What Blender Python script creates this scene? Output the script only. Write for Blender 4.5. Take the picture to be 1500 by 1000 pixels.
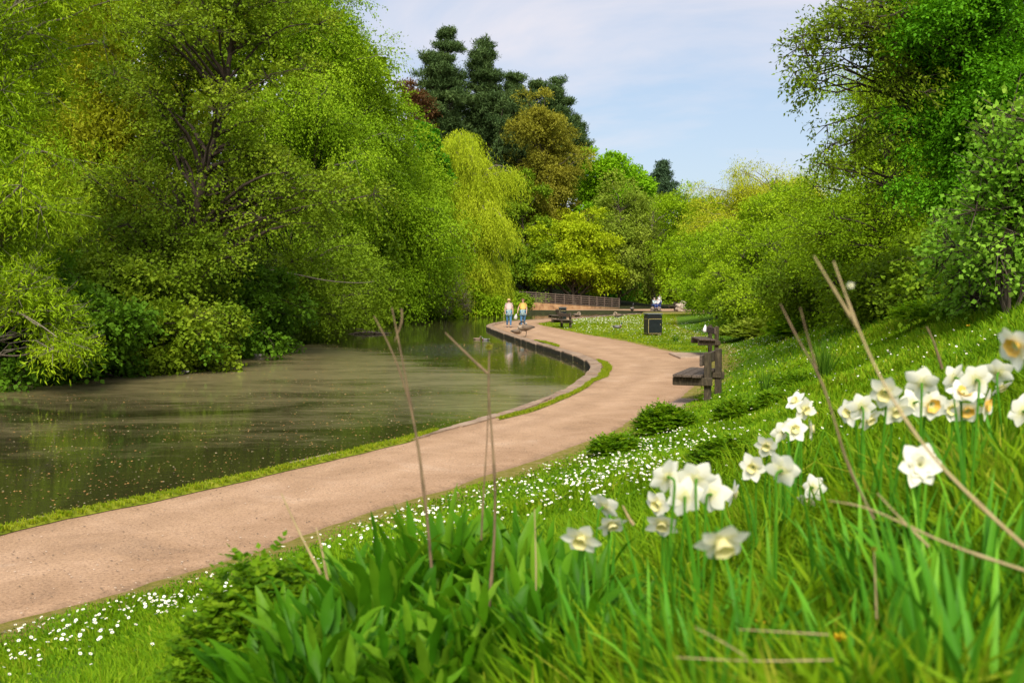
import bpy, math, random
import numpy as np
from mathutils import Vector
R_ = math.radians
for o in list(bpy.data.objects): bpy.data.objects.remove(o)
SC = bpy.context.scene
COL = SC.collection
# ------------------------------------------------------------------ camera
F = 1458.0; H = 2.17; PITCH = math.atan(75/F)
cam = bpy.data.cameras.new('camera'); camo = bpy.data.objects.new('camera', cam); COL.objects.link(camo)
cam.sensor_width = 36; cam.lens = 35; cam.clip_start = .05; cam.clip_end = 3000
camo.location = (0, 0, H); camo.rotation_euler = (math.pi/2-PITCH, 0, 0)
cam.dof.use_dof = True; cam.dof.focus_distance = 22; cam.dof.aperture_fstop = 4.6
SC.camera = camo
# ------------------------------------------------------------------ light
SUN_EL, SUN_AZ = R_(44), R_(180)          # azimuth clockwise from +Y (the view direction)
W = bpy.data.worlds.new('World'); SC.world = W; W.use_nodes = True
nt = W.node_tree; N = nt.nodes; Lk = nt.links; N.clear()
out = N.new('ShaderNodeOutputWorld'); bg = N.new('ShaderNodeBackground'); bg.inputs[1].default_value = .148
sky = N.new('ShaderNodeTexSky'); sky.sky_type = 'NISHITA'; sky.sun_disc = False
sky.sun_elevation = SUN_EL; sky.sun_rotation = SUN_AZ; sky.dust_density = 2.0; sky.air_density = 1.0
tc = N.new('ShaderNodeTexCoord'); mp = N.new('ShaderNodeMapping'); mp.inputs['Scale'].default_value = (1.0, 1.0, 4.2)
mp.inputs['Location'].default_value = (.35, .2, .1)
n1 = N.new('ShaderNodeTexNoise'); n1.inputs['Scale'].default_value = 2.1; n1.inputs['Detail'].default_value = 7; n1.inputs['Roughness'].default_value = .55; n1.inputs['Distortion'].default_value = .4
rp = N.new('ShaderNodeValToRGB'); rp.color_ramp.elements[0].position = .40; rp.color_ramp.elements[0].color = (.0, .0, .0, 1)
rp.color_ramp.elements[1].position = .64; rp.color_ramp.elements[1].color = (1, 1, 1, 1)
tint = N.new('ShaderNodeMixRGB'); tint.blend_type = 'MULTIPLY'; tint.inputs[0].default_value = 1; tint.inputs[2].default_value = (1.0, .92, .78, 1)
veil = N.new('ShaderNodeMixRGB'); veil.inputs[0].default_value = .7; veil.inputs[2].default_value = (1.2, 1.52, 2.2, 1)
mx = N.new('ShaderNodeMixRGB'); mx.inputs[2].default_value = (2.95, 2.75, 2.85, 1)
ml = N.new('ShaderNodeMath'); ml.operation = 'MULTIPLY'; ml.inputs[1].default_value = .8
Lk.new(tc.outputs['Generated'], mp.inputs[0]); Lk.new(mp.outputs[0], n1.inputs['Vector']); Lk.new(n1.outputs[0], rp.inputs[0])
Lk.new(sky.outputs[0], tint.inputs[1]); Lk.new(tint.outputs[0], veil.inputs[1]); Lk.new(veil.outputs[0], mx.inputs[1])
Lk.new(rp.outputs[0], ml.inputs[0]); Lk.new(ml.outputs[0], mx.inputs[0]); Lk.new(mx.outputs[0], bg.inputs[0]); Lk.new(bg.outputs[0], out.inputs[0])
sl = bpy.data.lights.new('sun', 'SUN'); sl.energy = 2.6; sl.angle = R_(25); sl.color = (1, .93, .80)
so = bpy.data.objects.new('sun', sl); COL.objects.link(so); so.rotation_euler = (math.pi/2-SUN_EL, 0, -SUN_AZ+math.pi)
so.rotation_euler = Vector((math.sin(SUN_AZ)*math.cos(SUN_EL), math.cos(SUN_AZ)*math.cos(SUN_EL), math.sin(SUN_EL))).to_track_quat('Z', 'Y').to_euler()
SC.view_settings.view_transform = 'Standard'; SC.view_settings.look = 'None'; SC.view_settings.exposure = 1.1
SC.render.engine = 'CYCLES'
SC.cycles.max_bounces = 6; SC.cycles.diffuse_bounces = 3; SC.cycles.glossy_bounces = 3; SC.cycles.transmission_bounces = 3
SC.cycles.caustics_reflective = False; SC.cycles.caustics_refractive = False; SC.cycles.use_denoising = True

# ------------------------------------------------------------------ pixel helpers (photo is 1500 x 1000)
cp, sp = math.cos(PITCH), math.sin(PITCH)
def ray(px, py):
    a, b = (px-750)/F, (500-py)/F
    return np.array([a, cp+b*sp, -sp+b*cp])
def at_z(px, py, z=0.):
    d = ray(px, py); t = (z-H)/d[2]; return np.array([0, 0, H])+d*t
def at_Y(px, py, Y):
    d = ray(px, py); t = Y/d[1]; return np.array([0, 0, H])+d*t
def proj(P):
    P = np.asarray(P, float)-np.array([0, 0, H]); dep = P[..., 1]*cp-P[..., 2]*sp; up = P[..., 1]*sp+P[..., 2]*cp
    return 750+F*P[..., 0]/dep, 500-F*up/dep
# ------------------------------------------------------------------ plan of the place
def zpts(L, z=0.): return [tuple(at_z(x, y, z)[:2]) for x, y in L]
KERB = [(-9.4, -3.)] + zpts([(0, 768), (190, 734), (380, 691), (565, 649), (660, 624), (750, 601), (804, 580), (826, 570), (846, 558), (860, 547), (865, 536),
        (856, 527), (830, 517), (796, 507.5), (763, 497), (735, 488), (716, 480.5), (711, 477), (722, 473), (745, 470), (790, 467.5), (825, 466), (860, 464.2), (900, 461.5), (938, 459)])
NAT = zpts([(945, 458), (930, 459), (880, 459.8), (780, 461), (700, 464.5), (610, 468), (545, 473), (470, 481), (425, 490), (395, 502), (345, 528), (262, 545), (130, 556), (0, 567)], -.2) + [(-17., 14.), (-19, 4.), (-20., -3.)]
POND = np.array(KERB+NAT)
RIGHT = [(-8.3, -2.)] + zpts([(0, 908), (100, 884), (230, 848), (400, 795), (480, 768), (575, 737), (700, 702), (810, 668), (870, 643), (930, 614), (985, 592), (1022, 562), (1042, 540), (1043, 527)])
RB = np.array(RIGHT+[(8.2, 40), (9.5, 60), (13, 82), (17, 92), (22, 100), (60, 125)])       # foot of the bank
LAWN = zpts([(1040, 521), (1002, 518), (953, 506), (899, 495), (858, 489.5), (811, 479), (790, 475), (786, 473.5), (800, 471.3), (820, 468.5), (840, 466.4), (860, 465), (900, 462.3), (938, 459.8)])
LAWNP = np.array(LAWN+[(17.5, 93), (13.5, 82), (10, 60), (8.6, 40), (7.5, 33)])
def chaik(P, n=2, closed=False):
    P = np.asarray(P, float)
    for _ in range(n):
        if closed: A, B = P, np.roll(P, -1, 0)
        else: A, B = P[:-1], P[1:]
        Q = np.empty((2*len(A), P.shape[1])); Q[0::2] = .75*A+.25*B; Q[1::2] = .25*A+.75*B
        if not closed: Q = np.vstack([P[:1], Q, P[-1:]])
        P = Q
    return P
KERBS = chaik(KERB); RBS = chaik(RB); RIGHTS = chaik(RIGHT+[(7.0, 31.)]); NATS = chaik(NAT)
def seg_dist(X, Y, P):
    best = np.full(X.shape, 1e9); sgn = np.zeros(X.shape)
    for (ax, ay), (bx, by) in zip(P[:-1], P[1:]):
        dx, dy = bx-ax, by-ay; L2 = dx*dx+dy*dy+1e-12
        t = np.clip(((X-ax)*dx+(Y-ay)*dy)/L2, 0, 1)
        ex, ey = X-(ax+t*dx), Y-(ay+t*dy); d = np.hypot(ex, ey)
        s = np.sign(dy*(X-ax)-dx*(Y-ay))       # + on the right of the direction
        m = d < best-1e-9; best = np.where(m, d, best); sgn = np.where(m, s, sgn)
    return best, sgn
def inside(X, Y, P):
    r = np.zeros(X.shape, bool); n = len(P)
    for i in range(n):
        x0, y0 = P[i]; x1, y1 = P[(i+1) % n]
        if y0 == y1: continue
        c = ((y0 > Y) != (y1 > Y)) & (X < (x1-x0)*(Y-y0)/(y1-y0)+x0); r ^= c
    return r
def vnoise(X, Y, s, seed=0):
    X = X/s; Y = Y/s; xi = np.floor(X).astype(int); yi = np.floor(Y).astype(int); fx = X-xi; fy = Y-yi
    fx = fx*fx*(3-2*fx); fy = fy*fy*(3-2*fy)
    def h(a, b): return np.mod(np.sin(a*127.1+b*311.7+seed*74.7)*43758.5453, 1.)
    return (h(xi, yi)*(1-fx)+h(xi+1, yi)*fx)*(1-fy)+(h(xi, yi+1)*(1-fx)+h(xi+1, yi+1)*fx)*fy
PONDS = np.vstack([KERBS, NATS])
def bank_d(X, Y):
    d, s = seg_dist(X, Y, RBS); return d*s
def gz(X, Y):
    X = np.atleast_1d(np.asarray(X, float)); Y = np.atleast_1d(np.asarray(Y, float))
    d = np.clip(bank_d(X, Y), 0, 13)
    A = np.interp(Y, [-5, 0, 10, 16, 27, 40, 60, 100, 130], [1, 1, 1.4, 1.75, 2.0, 1.6, 1., .3, .2])
    dd = np.minimum(d, 8)
    z = A*(.1*dd+.022*dd*dd+.12*np.maximum(d-8, 0)) + np.clip(d/3, 0, 1)*(.10*(vnoise(X, Y, 1.3)-.5)+.05*(vnoise(X, Y, .5, 3)-.5))
    z = z-.03
    ins = inside(X, Y, PONDS); dk, _ = seg_dist(X, Y, KERBS); dn, _ = seg_dist(X, Y, NATS)
    left = (dn < dk) & ~ins
    z = np.where(left, -.6+np.minimum(dn*.7, .65)+np.clip((dn-1)*.12, 0, 4)*np.clip((20-X)/25, 0, 1)+.15*(vnoise(X, Y, 1.7)-.5), z)
    z = np.where(~left & ~ins & (dk < .3), -.9, z)
    z = np.where(ins, -.9, z)
    # low ground the far path runs over
    fp = np.exp(-(((Y-110)/12)**2))*np.clip((X+2)/4, 0, 1)
    z = np.where(~ins & (Y > 96), z*(1-fp)+(-.03)*fp, z)
    return z
def gz1(x, y): return float(gz(x, y)[0])
def on_ground(px, py, Ymax=120):
    d = ray(px, py); Ys = np.concatenate([np.arange(1, 30, .05), np.arange(30, Ymax, .5)]); t = Ys/d[1]
    X = d[0]*t; Z = H+d[2]*t; g = gz(X, Ys); k = np.argmax(Z < g)
    return np.array([X[k], Ys[k], g[k]])

# ------------------------------------------------------------------ object helpers
def tag(o, label=None, cat=None, group=None, kind=None):
    if label: o['label'] = label
    if cat: o['category'] = cat
    if group: o['group'] = group
    if kind: o['kind'] = kind
    return o
def thing(name, label, cat, loc=(0, 0, 0), rz=0., group=None):
    o = bpy.data.objects.new(name, None); COL.objects.link(o); o.empty_display_size = .2
    o.location = tuple(float(v) for v in loc); o.rotation_euler = (0, 0, rz)
    return tag(o, label, cat, group)
def np_mesh(name, V, Fc, mats, parent=None, var=None, mi=None, smooth=False, col=None):
    V = np.asarray(V, np.float32).reshape(-1, 3); Fc = np.asarray(Fc, np.int32); k = Fc.shape[1]; n = len(Fc)
    me = bpy.data.meshes.new(name); me.vertices.add(len(V)); me.vertices.foreach_set('co', V.ravel())
    me.loops.add(n*k); me.loops.foreach_set('vertex_index', Fc.ravel())
    me.polygons.add(n); me.polygons.foreach_set('loop_start', np.arange(0, n*k, k, dtype=np.int32))
    try: me.polygons.foreach_set('loop_total', np.full(n, k, np.int32))
    except Exception: pass
    if mi is not None: me.polygons.foreach_set('material_index', np.asarray(mi, np.int32))
    if smooth: me.polygons.foreach_set('use_smooth', np.ones(n, bool))
    for m in (mats if isinstance(mats, (list, tuple)) else [mats]): me.materials.append(m)
    if var is not None:
        a = me.attributes.new('v', 'FLOAT', 'FACE' if len(var) == n else 'POINT'); a.data.foreach_set('value', np.asarray(var, np.float32))
    if col is not None:
        a = me.attributes.new('c', 'FLOAT_COLOR', 'POINT'); a.data.foreach_set('color', np.asarray(col, np.float32).ravel())
    me.update(calc_edges=True); me.validate()
    o = bpy.data.objects.new(name, me); COL.objects.link(o)
    if parent: o.parent = parent
    return o
class MB:
    """collects shapes; build() links them as one mesh object"""
    def __init__(s): s.v = []; s.f = []; s.m = []; s.c = []; s.n = 0
    def add(s, V, Fs, m=0, c=(1, 1, 1, 1)):
        V = np.asarray(V, float).reshape(-1, 3); s.v.append(V); s.f += [tuple(int(i)+s.n for i in f) for f in Fs]; s.m += [m]*len(Fs)
        c = np.asarray(c, float); s.c.append(np.tile(c, (len(V), 1)) if c.ndim == 1 else c); s.n += len(V); return s
    def box(s, c, size, m=0, rz=0., rx=0., ry=0., bev=0.):
        x, y, z = [q/2 for q in size]; b = min(bev, x*.5, y*.5, z*.5)
        if b <= 0:
            V = np.array([(i*x, j*y, k*z) for k in (-1, 1) for (i, j) in ((-1, -1), (1, -1), (1, 1), (-1, 1))]); Fs = [(3, 2, 1, 0), (4, 5, 6, 7), (0, 1, 5, 4), (1, 2, 6, 5), (2, 3, 7, 6), (3, 0, 4, 7)]
        else:
            V = []; 
            for k, zz, in_ in ((0, -z, b), (1, -z+b, 0), (2, z-b, 0), (3, z, b)):
                X, Y = x-in_, y-in_; q = b*.6
                V += [(-X+q, -Y, zz), (X-q, -Y, zz), (X, -Y+q, zz), (X, Y-q, zz), (X-q, Y, zz), (-X+q, Y, zz), (-X, Y-q, zz), (-X, -Y+q, zz)]
            V = np.array(V); Fs = [tuple(range(7, -1, -1)), tuple(range(24, 32))]
            for r in range(3): Fs += [(r*8+i, r*8+(i+1) % 8, r*8+8+(i+1) % 8, r*8+8+i) for i in range(8)]
        if rx: a, b_ = math.cos(rx), math.sin(rx); V = V @ np.array([[1, 0, 0], [0, a, b_], [0, -b_, a]])
        if ry: a, b_ = math.cos(ry), math.sin(ry); V = V @ np.array([[a, 0, -b_], [0, 1, 0], [b_, 0, a]])
        if rz: a, b_ = math.cos(rz), math.sin(rz); V = V @ np.array([[a, b_, 0], [-b_, a, 0], [0, 0, 1]])
        return s.add(V+np.array(c), Fs, m)
    def loft(s, P, Rr, sides=8, m=0, c=None, cap=True, sq=None):
        """P points, Rr radii (or (side, up) pairs)"""
        P = np.asarray(P, float); n = len(P); Rr = np.asarray(Rr, float)
        if Rr.ndim == 1: Rr = np.stack([Rr, Rr], 1)
        T = np.gradient(P, axis=0); T /= np.linalg.norm(T, axis=1)[:, None]+1e-9
        ref = np.array([0, 0, 1.]) if abs(T[0][2]) < .9 else np.array([0, 1., 0]); V = []
        for i in range(n):
            sd = np.cross(T[i], ref); sd /= np.linalg.norm(sd)+1e-9; up = np.cross(sd, T[i]); ref = up
            a = np.arange(sides)*2*math.pi/sides
            V.append(P[i]+np.outer(np.cos(a)*Rr[i, 0], sd)+np.outer(np.sin(a)*Rr[i, 1], up))
        Fs = [(i*sides+j, i*sides+(j+1) % sides, (i+1)*sides+(j+1) % sides, (i+1)*sides+j) for i in range(n-1) for j in range(sides)]
        if cap: Fs += [tuple(range(sides-1, -1, -1)), tuple(range((n-1)*sides, n*sides))]
        cc = (1, 1, 1, 1) if c is None else np.repeat(np.asarray(c, float), sides, 0)
        return s.add(np.vstack(V), Fs, m, cc)
    def build(s, name, mats, parent=None, smooth=False, loc=None):
        me = bpy.data.meshes.new(name); V = np.vstack(s.v)
        me.from_pydata(V.tolist(), [], s.f)
        for mm in (mats if isinstance(mats, (list, tuple)) else [mats]): me.materials.append(mm)
        me.polygons.foreach_set('material_index', s.m)
        if smooth: me.polygons.foreach_set('use_smooth', [True]*len(s.f))
        a = me.attributes.new('c', 'FLOAT_COLOR', 'POINT'); a.data.foreach_set('color', np.vstack(s.c).astype(np.float32).ravel())
        me.update(); o = bpy.data.objects.new(name, me); COL.objects.link(o)
        if parent: o.parent = parent
        if loc is not None: o.location = loc
        return o
def copy_tree(o, parent=None):
    c = o.copy(); COL.objects.link(c); c.parent = parent
    for ch in list(o.children): copy_tree(ch, c)
    return c

# ------------------------------------------------------------------ materials
def newmat(name):
    m = bpy.data.materials.new(name); m.use_nodes = True; t = m.node_tree; t.nodes.clear()
    o = t.nodes.new('ShaderNodeOutputMaterial'); return m, t, o
def ramp(t, stops, src=None):
    r = t.nodes.new('ShaderNodeValToRGB'); e = r.color_ramp.elements
    while len(e) < len(stops): e.new(.5)
    for q, (p, c) in zip(e, stops): q.position = p; q.color = (*c, 1)
    if src: t.links.new(src, r.inputs[0])
    return r
def noise(t, scale, detail=4, rough=.55, vec=None, dist=0.):
    n = t.nodes.new('ShaderNodeTexNoise'); n.inputs['Scale'].default_value = scale; n.inputs['Detail'].default_value = detail; n.inputs['Roughness'].default_value = rough; n.inputs['Distortion'].default_value = dist
    if vec: t.links.new(vec, n.inputs['Vector'])
    return n
def objco(t, scale=(1, 1, 1), kind='Object'):
    c = t.nodes.new('ShaderNodeTexCoord'); m = t.nodes.new('ShaderNodeMapping'); m.inputs['Scale'].default_value = scale
    t.links.new(c.outputs[kind], m.inputs[0]); return m.outputs[0]
def pmat(name, stops, rough=.7, nscale=8., bump=.0, bscale=30., metal=0., spec=.4, stretch=(1, 1, 1), detail=5):
    m, t, o = newmat(name); co = objco(t, stretch); n = noise(t, nscale, detail, .6, co); r = ramp(t, stops, n.outputs[0])
    p = t.nodes.new('ShaderNodeBsdfPrincipled'); t.links.new(r.outputs[0], p.inputs['Base Color']); p.inputs['Roughness'].default_value = rough
    p.inputs['Metallic'].default_value = metal; p.inputs['Specular IOR Level'].default_value = spec
    if bump:
        b = t.nodes.new('ShaderNodeBump'); b.inputs['Strength'].default_value = bump; b.inputs['Distance'].default_value = .02
        n2 = noise(t, bscale, 5, .65, co); t.links.new(n2.outputs[0], b.inputs['Height']); t.links.new(b.outputs[0], p.inputs['Normal'])
    t.links.new(p.outputs[0], o.inputs[0]); return m
def plain(name, c, rough=.6, var=.12, **k):
    return pmat(name, [(.3, tuple(x*(1-var) for x in c)), (.7, tuple(min(1, x*(1+var)) for x in c))], rough, **k)
def colmat(name, rough=.7):
    m, t, o = newmat(name); a = t.nodes.new('ShaderNodeAttribute'); a.attribute_name = 'c'
    n = noise(t, 60., 3, .6, objco(t)); r = ramp(t, [(.3, (.75, .75, .75)), (.7, (1.15, 1.15, 1.15))], n.outputs[0])
    x = t.nodes.new('ShaderNodeMixRGB'); x.blend_type = 'MULTIPLY'; x.inputs[0].default_value = 1
    t.links.new(a.outputs['Color'], x.inputs[1]); t.links.new(r.outputs[0], x.inputs[2])
    p = t.nodes.new('ShaderNodeBsdfPrincipled'); p.inputs['Roughness'].default_value = rough
    t.links.new(x.outputs[0], p.inputs['Base Color']); t.links.new(p.outputs[0], o.inputs[0]); return m
def leafmat(name, stops, trans=.33, rough=.65, spec=.1, tw=(1.25, 1.15, .55)):
    """leaf: attribute v picks the colour; part of the light passes through"""
    m, t, o = newmat(name); a = t.nodes.new('ShaderNodeAttribute'); a.attribute_name = 'v'
    r = ramp(t, stops, a.outputs['Fac'])
    p = t.nodes.new('ShaderNodeBsdfPrincipled'); p.inputs['Roughness'].default_value = rough; p.inputs['Specular IOR Level'].default_value = spec
    t.links.new(r.outputs[0], p.inputs['Base Color'])
    q = t.nodes.new('ShaderNodeMixRGB'); q.blend_type = 'MULTIPLY'; q.inputs[0].default_value = 1; q.inputs[2].default_value = (*tw, 1)
    t.links.new(r.outputs[0], q.inputs[1]); tr = t.nodes.new('ShaderNodeBsdfTranslucent'); t.links.new(q.outputs[0], tr.inputs[0])
    mx = t.nodes.new('ShaderNodeMixShader'); mx.inputs[0].default_value = trans
    t.links.new(p.outputs[0], mx.inputs[1]); t.links.new(tr.outputs[0], mx.inputs[2]); t.links.new(mx.outputs[0], o.inputs[0]); return m
LG = 1.0
def lm(name, *cols, **k):
    n = len(cols); return leafmat(name, [(i/(n-1), tuple(x*LG for x in c)) for i, c in enumerate(cols)], **k)
M = {}
M['willow'] = lm('willow_leaf', (0.122, 0.235, 0.007), (0.245, 0.398, 0.009), (0.424, 0.551, 0.018))
M['alder'] = lm('alder_leaf', (0.088, 0.162, 0.009), (0.176, 0.277, 0.012), (0.325, 0.410, 0.030))
M['olive'] = lm('olive_leaf', (0.133, 0.171, 0.006), (0.229, 0.263, 0.008), (0.344, 0.376, 0.016))
M['birch'] = lm('birch_leaf', (0.117, 0.234, 0.007), (0.207, 0.361, 0.009), (0.333, 0.488, 0.018))
M['shrub'] = lm('shrub_leaf', (0.051, 0.129, 0.008), (0.108, 0.233, 0.011), (0.216, 0.372, 0.031))
M['grey'] = lm('grey_leaf', (0.123, 0.188, .05), (0.205, 0.288, .08), (0.328, 0.410, .13))
M['deep'] = lm('deep_leaf', (0.072, 0.145, .006), (0.133, 0.222, .008), (0.215, 0.322, .012))
M['ivy'] = lm('ivy_leaf', (0.041, 0.166, .006), (0.081, 0.277, .008), (0.154, 0.388, .015))
M['weep'] = lm('weeping_willow_leaf', (0.229, 0.327, .01), (0.370, 0.469, .015), (0.510, 0.591, .03))
M['pine'] = lm('pine_needles', (0.038, 0.081, 0.025), (0.076, 0.132, 0.038), (0.128, 0.196, 0.055), trans=.15)
M['spruce'] = lm('spruce_needles', (.035, .075, .035), (.065, .12, .055), (.10, .17, .08), trans=.1)
M['copper'] = lm('copper_leaf', (0.094, 0.051, 0.019), (0.145, 0.076, 0.030), (0.195, 0.111, 0.043))
M['brown'] = lm('young_oak_leaf', (.18, .19, .02), (.29, .29, .03), (.41, .40, .05))
M['fresh'] = lm('fresh_leaf', (0.143, 0.333, .008), (0.235, 0.465, .01), (0.359, 0.599, .015))
M['maple'] = lm('maple_leaf', (0.226, 0.333, .008), (0.369, 0.488, .01), (0.532, 0.610, .02))
M['mid'] = lm('mid_leaf', (0.102, 0.200, .008), (0.184, 0.299, .012), (0.286, 0.422, .025))
M['soft'] = lm('soft_leaf', (0.174, 0.266, .025), (0.266, 0.366, .035), (0.388, 0.477, .06))
M['thicket'] = lm('thicket_leaf', (0.160, 0.296, 0.007), (0.263, 0.428, 0.009), (0.405, 0.561, 0.018))
M['yellow'] = lm('yellow_willow_leaf', (0.304, 0.366, .015), (0.437, 0.484, .02), (0.550, 0.581, .05))
M['layer'] = lm('layered_leaf', (0.143, 0.277, .008), (0.256, 0.422, .01), (0.409, 0.554, .02))
M['hornbeam'] = lm('dense_green_leaf', (0.054, 0.193, 0.006), (0.107, 0.309, 0.008), (0.192, 0.463, 0.014))
M['sapling'] = lm('sapling_leaf', (0.102, 0.266, .012), (0.205, 0.422, .03), (0.369, 0.576, .07))
M['grass'] = lm('grass_blade', (0.054, 0.154, 0.003), (0.118, 0.254, 0.005), (0.199, 0.344, 0.006), (0.344, 0.381, 0.031))
M['lawn'] = lm('lawn_blade', (0.112, 0.190, .004), (0.187, 0.275, .006), (0.281, 0.351, .010), (0.318, 0.314, .03))
M['dock'] = lm('dock_leaf', (0.041, 0.160, 0.005), (0.088, 0.253, 0.007), (0.176, 0.352, 0.018), trans=.45, rough=.4)
M['parsley'] = lm('parsley_leaf', (0.066, 0.168, .005), (0.132, 0.277, .006), (0.253, 0.396, .015), trans=.45)
M['strap'] = lm('daffodil_leaf', (0.056, 0.213, .012), (0.102, 0.325, .018), (0.195, 0.459, .03), rough=.45)
M['rush'] = lm('rush_blade', (0.047, 0.123, .008), (0.084, 0.202, .012), (0.149, 0.269, .025))
M['petal'] = lm('daffodil_petal', (.78, .77, .42), (.93, .90, .76), (.96, .95, .86), trans=.32, tw=(1, 1, .85))
M['cream_cup'] = lm('pale_cup', (.86, .78, .34), (.90, .84, .50), trans=.3, tw=(1, 1, .7))
M['orange_cup'] = lm('orange_cup', (.86, .50, .06), (.90, .64, .20), trans=.25, tw=(1, 1, .7))
M['bark'] = pmat('grey_bark', [(.3, (.05, .038, .026)), (.55, (.11, .085, .06)), (.75, (.17, .14, .10))], .9, 9, .6, 40, stretch=(1, 1, .3))
M['bark_dark'] = pmat('dark_bark', [(.3, (.025, .018, .012)), (.7, (.075, .052, .035))], .9, 9, .6, 40, stretch=(1, 1, .3))
M['bark_pale'] = pmat('pale_bark', [(.3, (.12, .10, .07)), (.7, (.27, .23, .17))], .9, 8, .5, 40, stretch=(1, 1, .3))
M['twig'] = plain('pale_twig', (.22, .19, .12), .8, .3)
M['wood'] = pmat('weathered_wood', [(.25, (.035, .025, .018)), (.5, (.085, .062, .045)), (.75, (.17, .13, .10))], .8, 7, .5, 50, stretch=(1, 6, 6))
M['wood_post'] = pmat('weathered_post', [(.25, (.022, .018, .010)), (.5, (.055, .042, .024)), (.68, (.11, .085, .05)), (.8, (.09, .10, .03))], .85, 7, .5, 45, stretch=(5, 5, 1))
M['fencewood'] = pmat('fence_wood', [(.3, (.065, .045, .035)), (.7, (.15, .11, .08))], .8, 6, .3, 40)
M['straw'] = pmat('dry_straw', [(.3, (.30, .22, .10)), (.7, (.50, .39, .20))], .75, 14)
M['stalk'] = pmat('dry_stalk', [(.3, (.10, .065, .035)), (.7, (.25, .17, .09))], .8, 20)
M['flower_white'] = plain('daisy_white', (.82, .82, .78), .6, .05)
M['flower_yellow'] = plain('flower_yellow', (.80, .55, .02), .6, .1)
M['col'] = colmat('plumage')
# ------------------------------------------------------------------ the setting
rng = np.random.default_rng(7)
def mesh_grid(name, xs, ys, mat):
    X, Y = np.meshgrid(xs, ys); Z = gz(X.ravel(), Y.ravel()); X = X.ravel(); Y = Y.ravel()
    nx, ny = len(xs), len(ys); i = np.arange(nx*ny).reshape(ny, nx)
    Fc = np.stack([i[:-1, :-1], i[:-1, 1:], i[1:, 1:], i[1:, :-1]], -1).reshape(-1, 4)
    d = bank_d(X, Y); dk, _ = seg_dist(X, Y, KERBS); dn, _ = seg_dist(X, Y, NATS); dl, _ = seg_dist(X, Y, np.vstack([LAWNP, LAWNP[:1]])); inl = inside(X, Y, LAWNP)
    nz = vnoise(X, Y, .9, 5)*.6+vnoise(X, Y, .35, 6)*.4
    dirt = np.clip(1.5-np.abs(d)/(.35+.7*nz), 0, 1)*(Y < 36); dirt = np.maximum(dirt, np.where(d < 0, .9, 0)*(~inl))
    dirt = np.where(inl, np.clip(.9-dl/(.3+.9*nz), 0, 1), dirt); dirt = np.where((d > 9) & (Y < 60), np.clip((d-9)/2, 0, .8), dirt)
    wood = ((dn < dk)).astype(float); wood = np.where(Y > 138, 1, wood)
    c = np.stack([dirt, wood, nz, np.ones_like(d)], 1)
    return tag(np_mesh(name, np.stack([X, Y, Z], 1), Fc, mat, smooth=True, col=c), kind='structure')
def ground_mat():
    m, t, o = newmat('turf_and_soil'); co = objco(t); a = t.nodes.new('ShaderNodeAttribute'); a.attribute_name = 'c'
    sx = t.nodes.new('ShaderNodeSeparateColor'); t.links.new(a.outputs['Color'], sx.inputs[0])
    g = ramp(t, [(.25, (.05, .12, .006)), (.5, (.09, .18, .008)), (.75, (.16, .24, .012))], noise(t, 3., 8, .7, co).outputs[0])
    dr = ramp(t, [(.3, (.15, .14, .03)), (.5, (.24, .21, .04)), (.7, (.34, .25, .12))], noise(t, 9., 7, .7, co).outputs[0])
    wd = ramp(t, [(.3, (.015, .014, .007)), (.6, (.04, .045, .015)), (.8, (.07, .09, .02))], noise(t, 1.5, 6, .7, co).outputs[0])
    ad = t.nodes.new('ShaderNodeMath'); ad.operation = 'MULTIPLY_ADD'; t.links.new(noise(t, 14., 5, .7, co).outputs[0], ad.inputs[0]); ad.inputs[1].default_value = 1.1; t.links.new(sx.outputs[0], ad.inputs[2])
    mr = t.nodes.new('ShaderNodeMapRange'); mr.inputs[1].default_value = .75; mr.inputs[2].default_value = 1.25; t.links.new(ad.outputs[0], mr.inputs[0])
    m1 = t.nodes.new('ShaderNodeMixRGB'); t.links.new(mr.outputs[0], m1.inputs[0]); t.links.new(g.outputs[0], m1.inputs[1]); t.links.new(dr.outputs[0], m1.inputs[2])
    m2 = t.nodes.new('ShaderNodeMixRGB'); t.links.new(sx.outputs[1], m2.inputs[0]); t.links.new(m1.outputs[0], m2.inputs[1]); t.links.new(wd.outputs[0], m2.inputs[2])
    p = t.nodes.new('ShaderNodeBsdfPrincipled'); p.inputs['Roughness'].default_value = .95; p.inputs['Specular IOR Level'].default_value = .1; t.links.new(m2.outputs[0], p.inputs['Base Color'])
    b = t.nodes.new('ShaderNodeBump'); b.inputs['Strength'].default_value = .8; b.inputs['Distance'].default_value = .05; t.links.new(noise(t, 30., 6, .7, co).outputs[0], b.inputs['Height']); t.links.new(b.outputs[0], p.inputs['Normal'])
    t.links.new(p.outputs[0], o.inputs[0]); return m
xs = np.unique(np.concatenate([np.arange(-400, -60, 40), np.arange(-60, -22, 4), np.arange(-22, -9, .8), np.arange(-9, 14, .2), np.arange(14, 30, 1.), np.arange(30, 60, 5), np.arange(60, 401, 40)]).round(3))
ys = np.unique(np.concatenate([np.arange(-60, -6, 10), np.arange(-6, 0, 1.), np.arange(0, 40, .2), np.arange(40, 70, .3), np.arange(70, 100, .5), np.arange(100, 140, 4), np.arange(140, 900, 60)]).round(3))
mesh_grid('ground', xs, ys, ground_mat())

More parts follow.
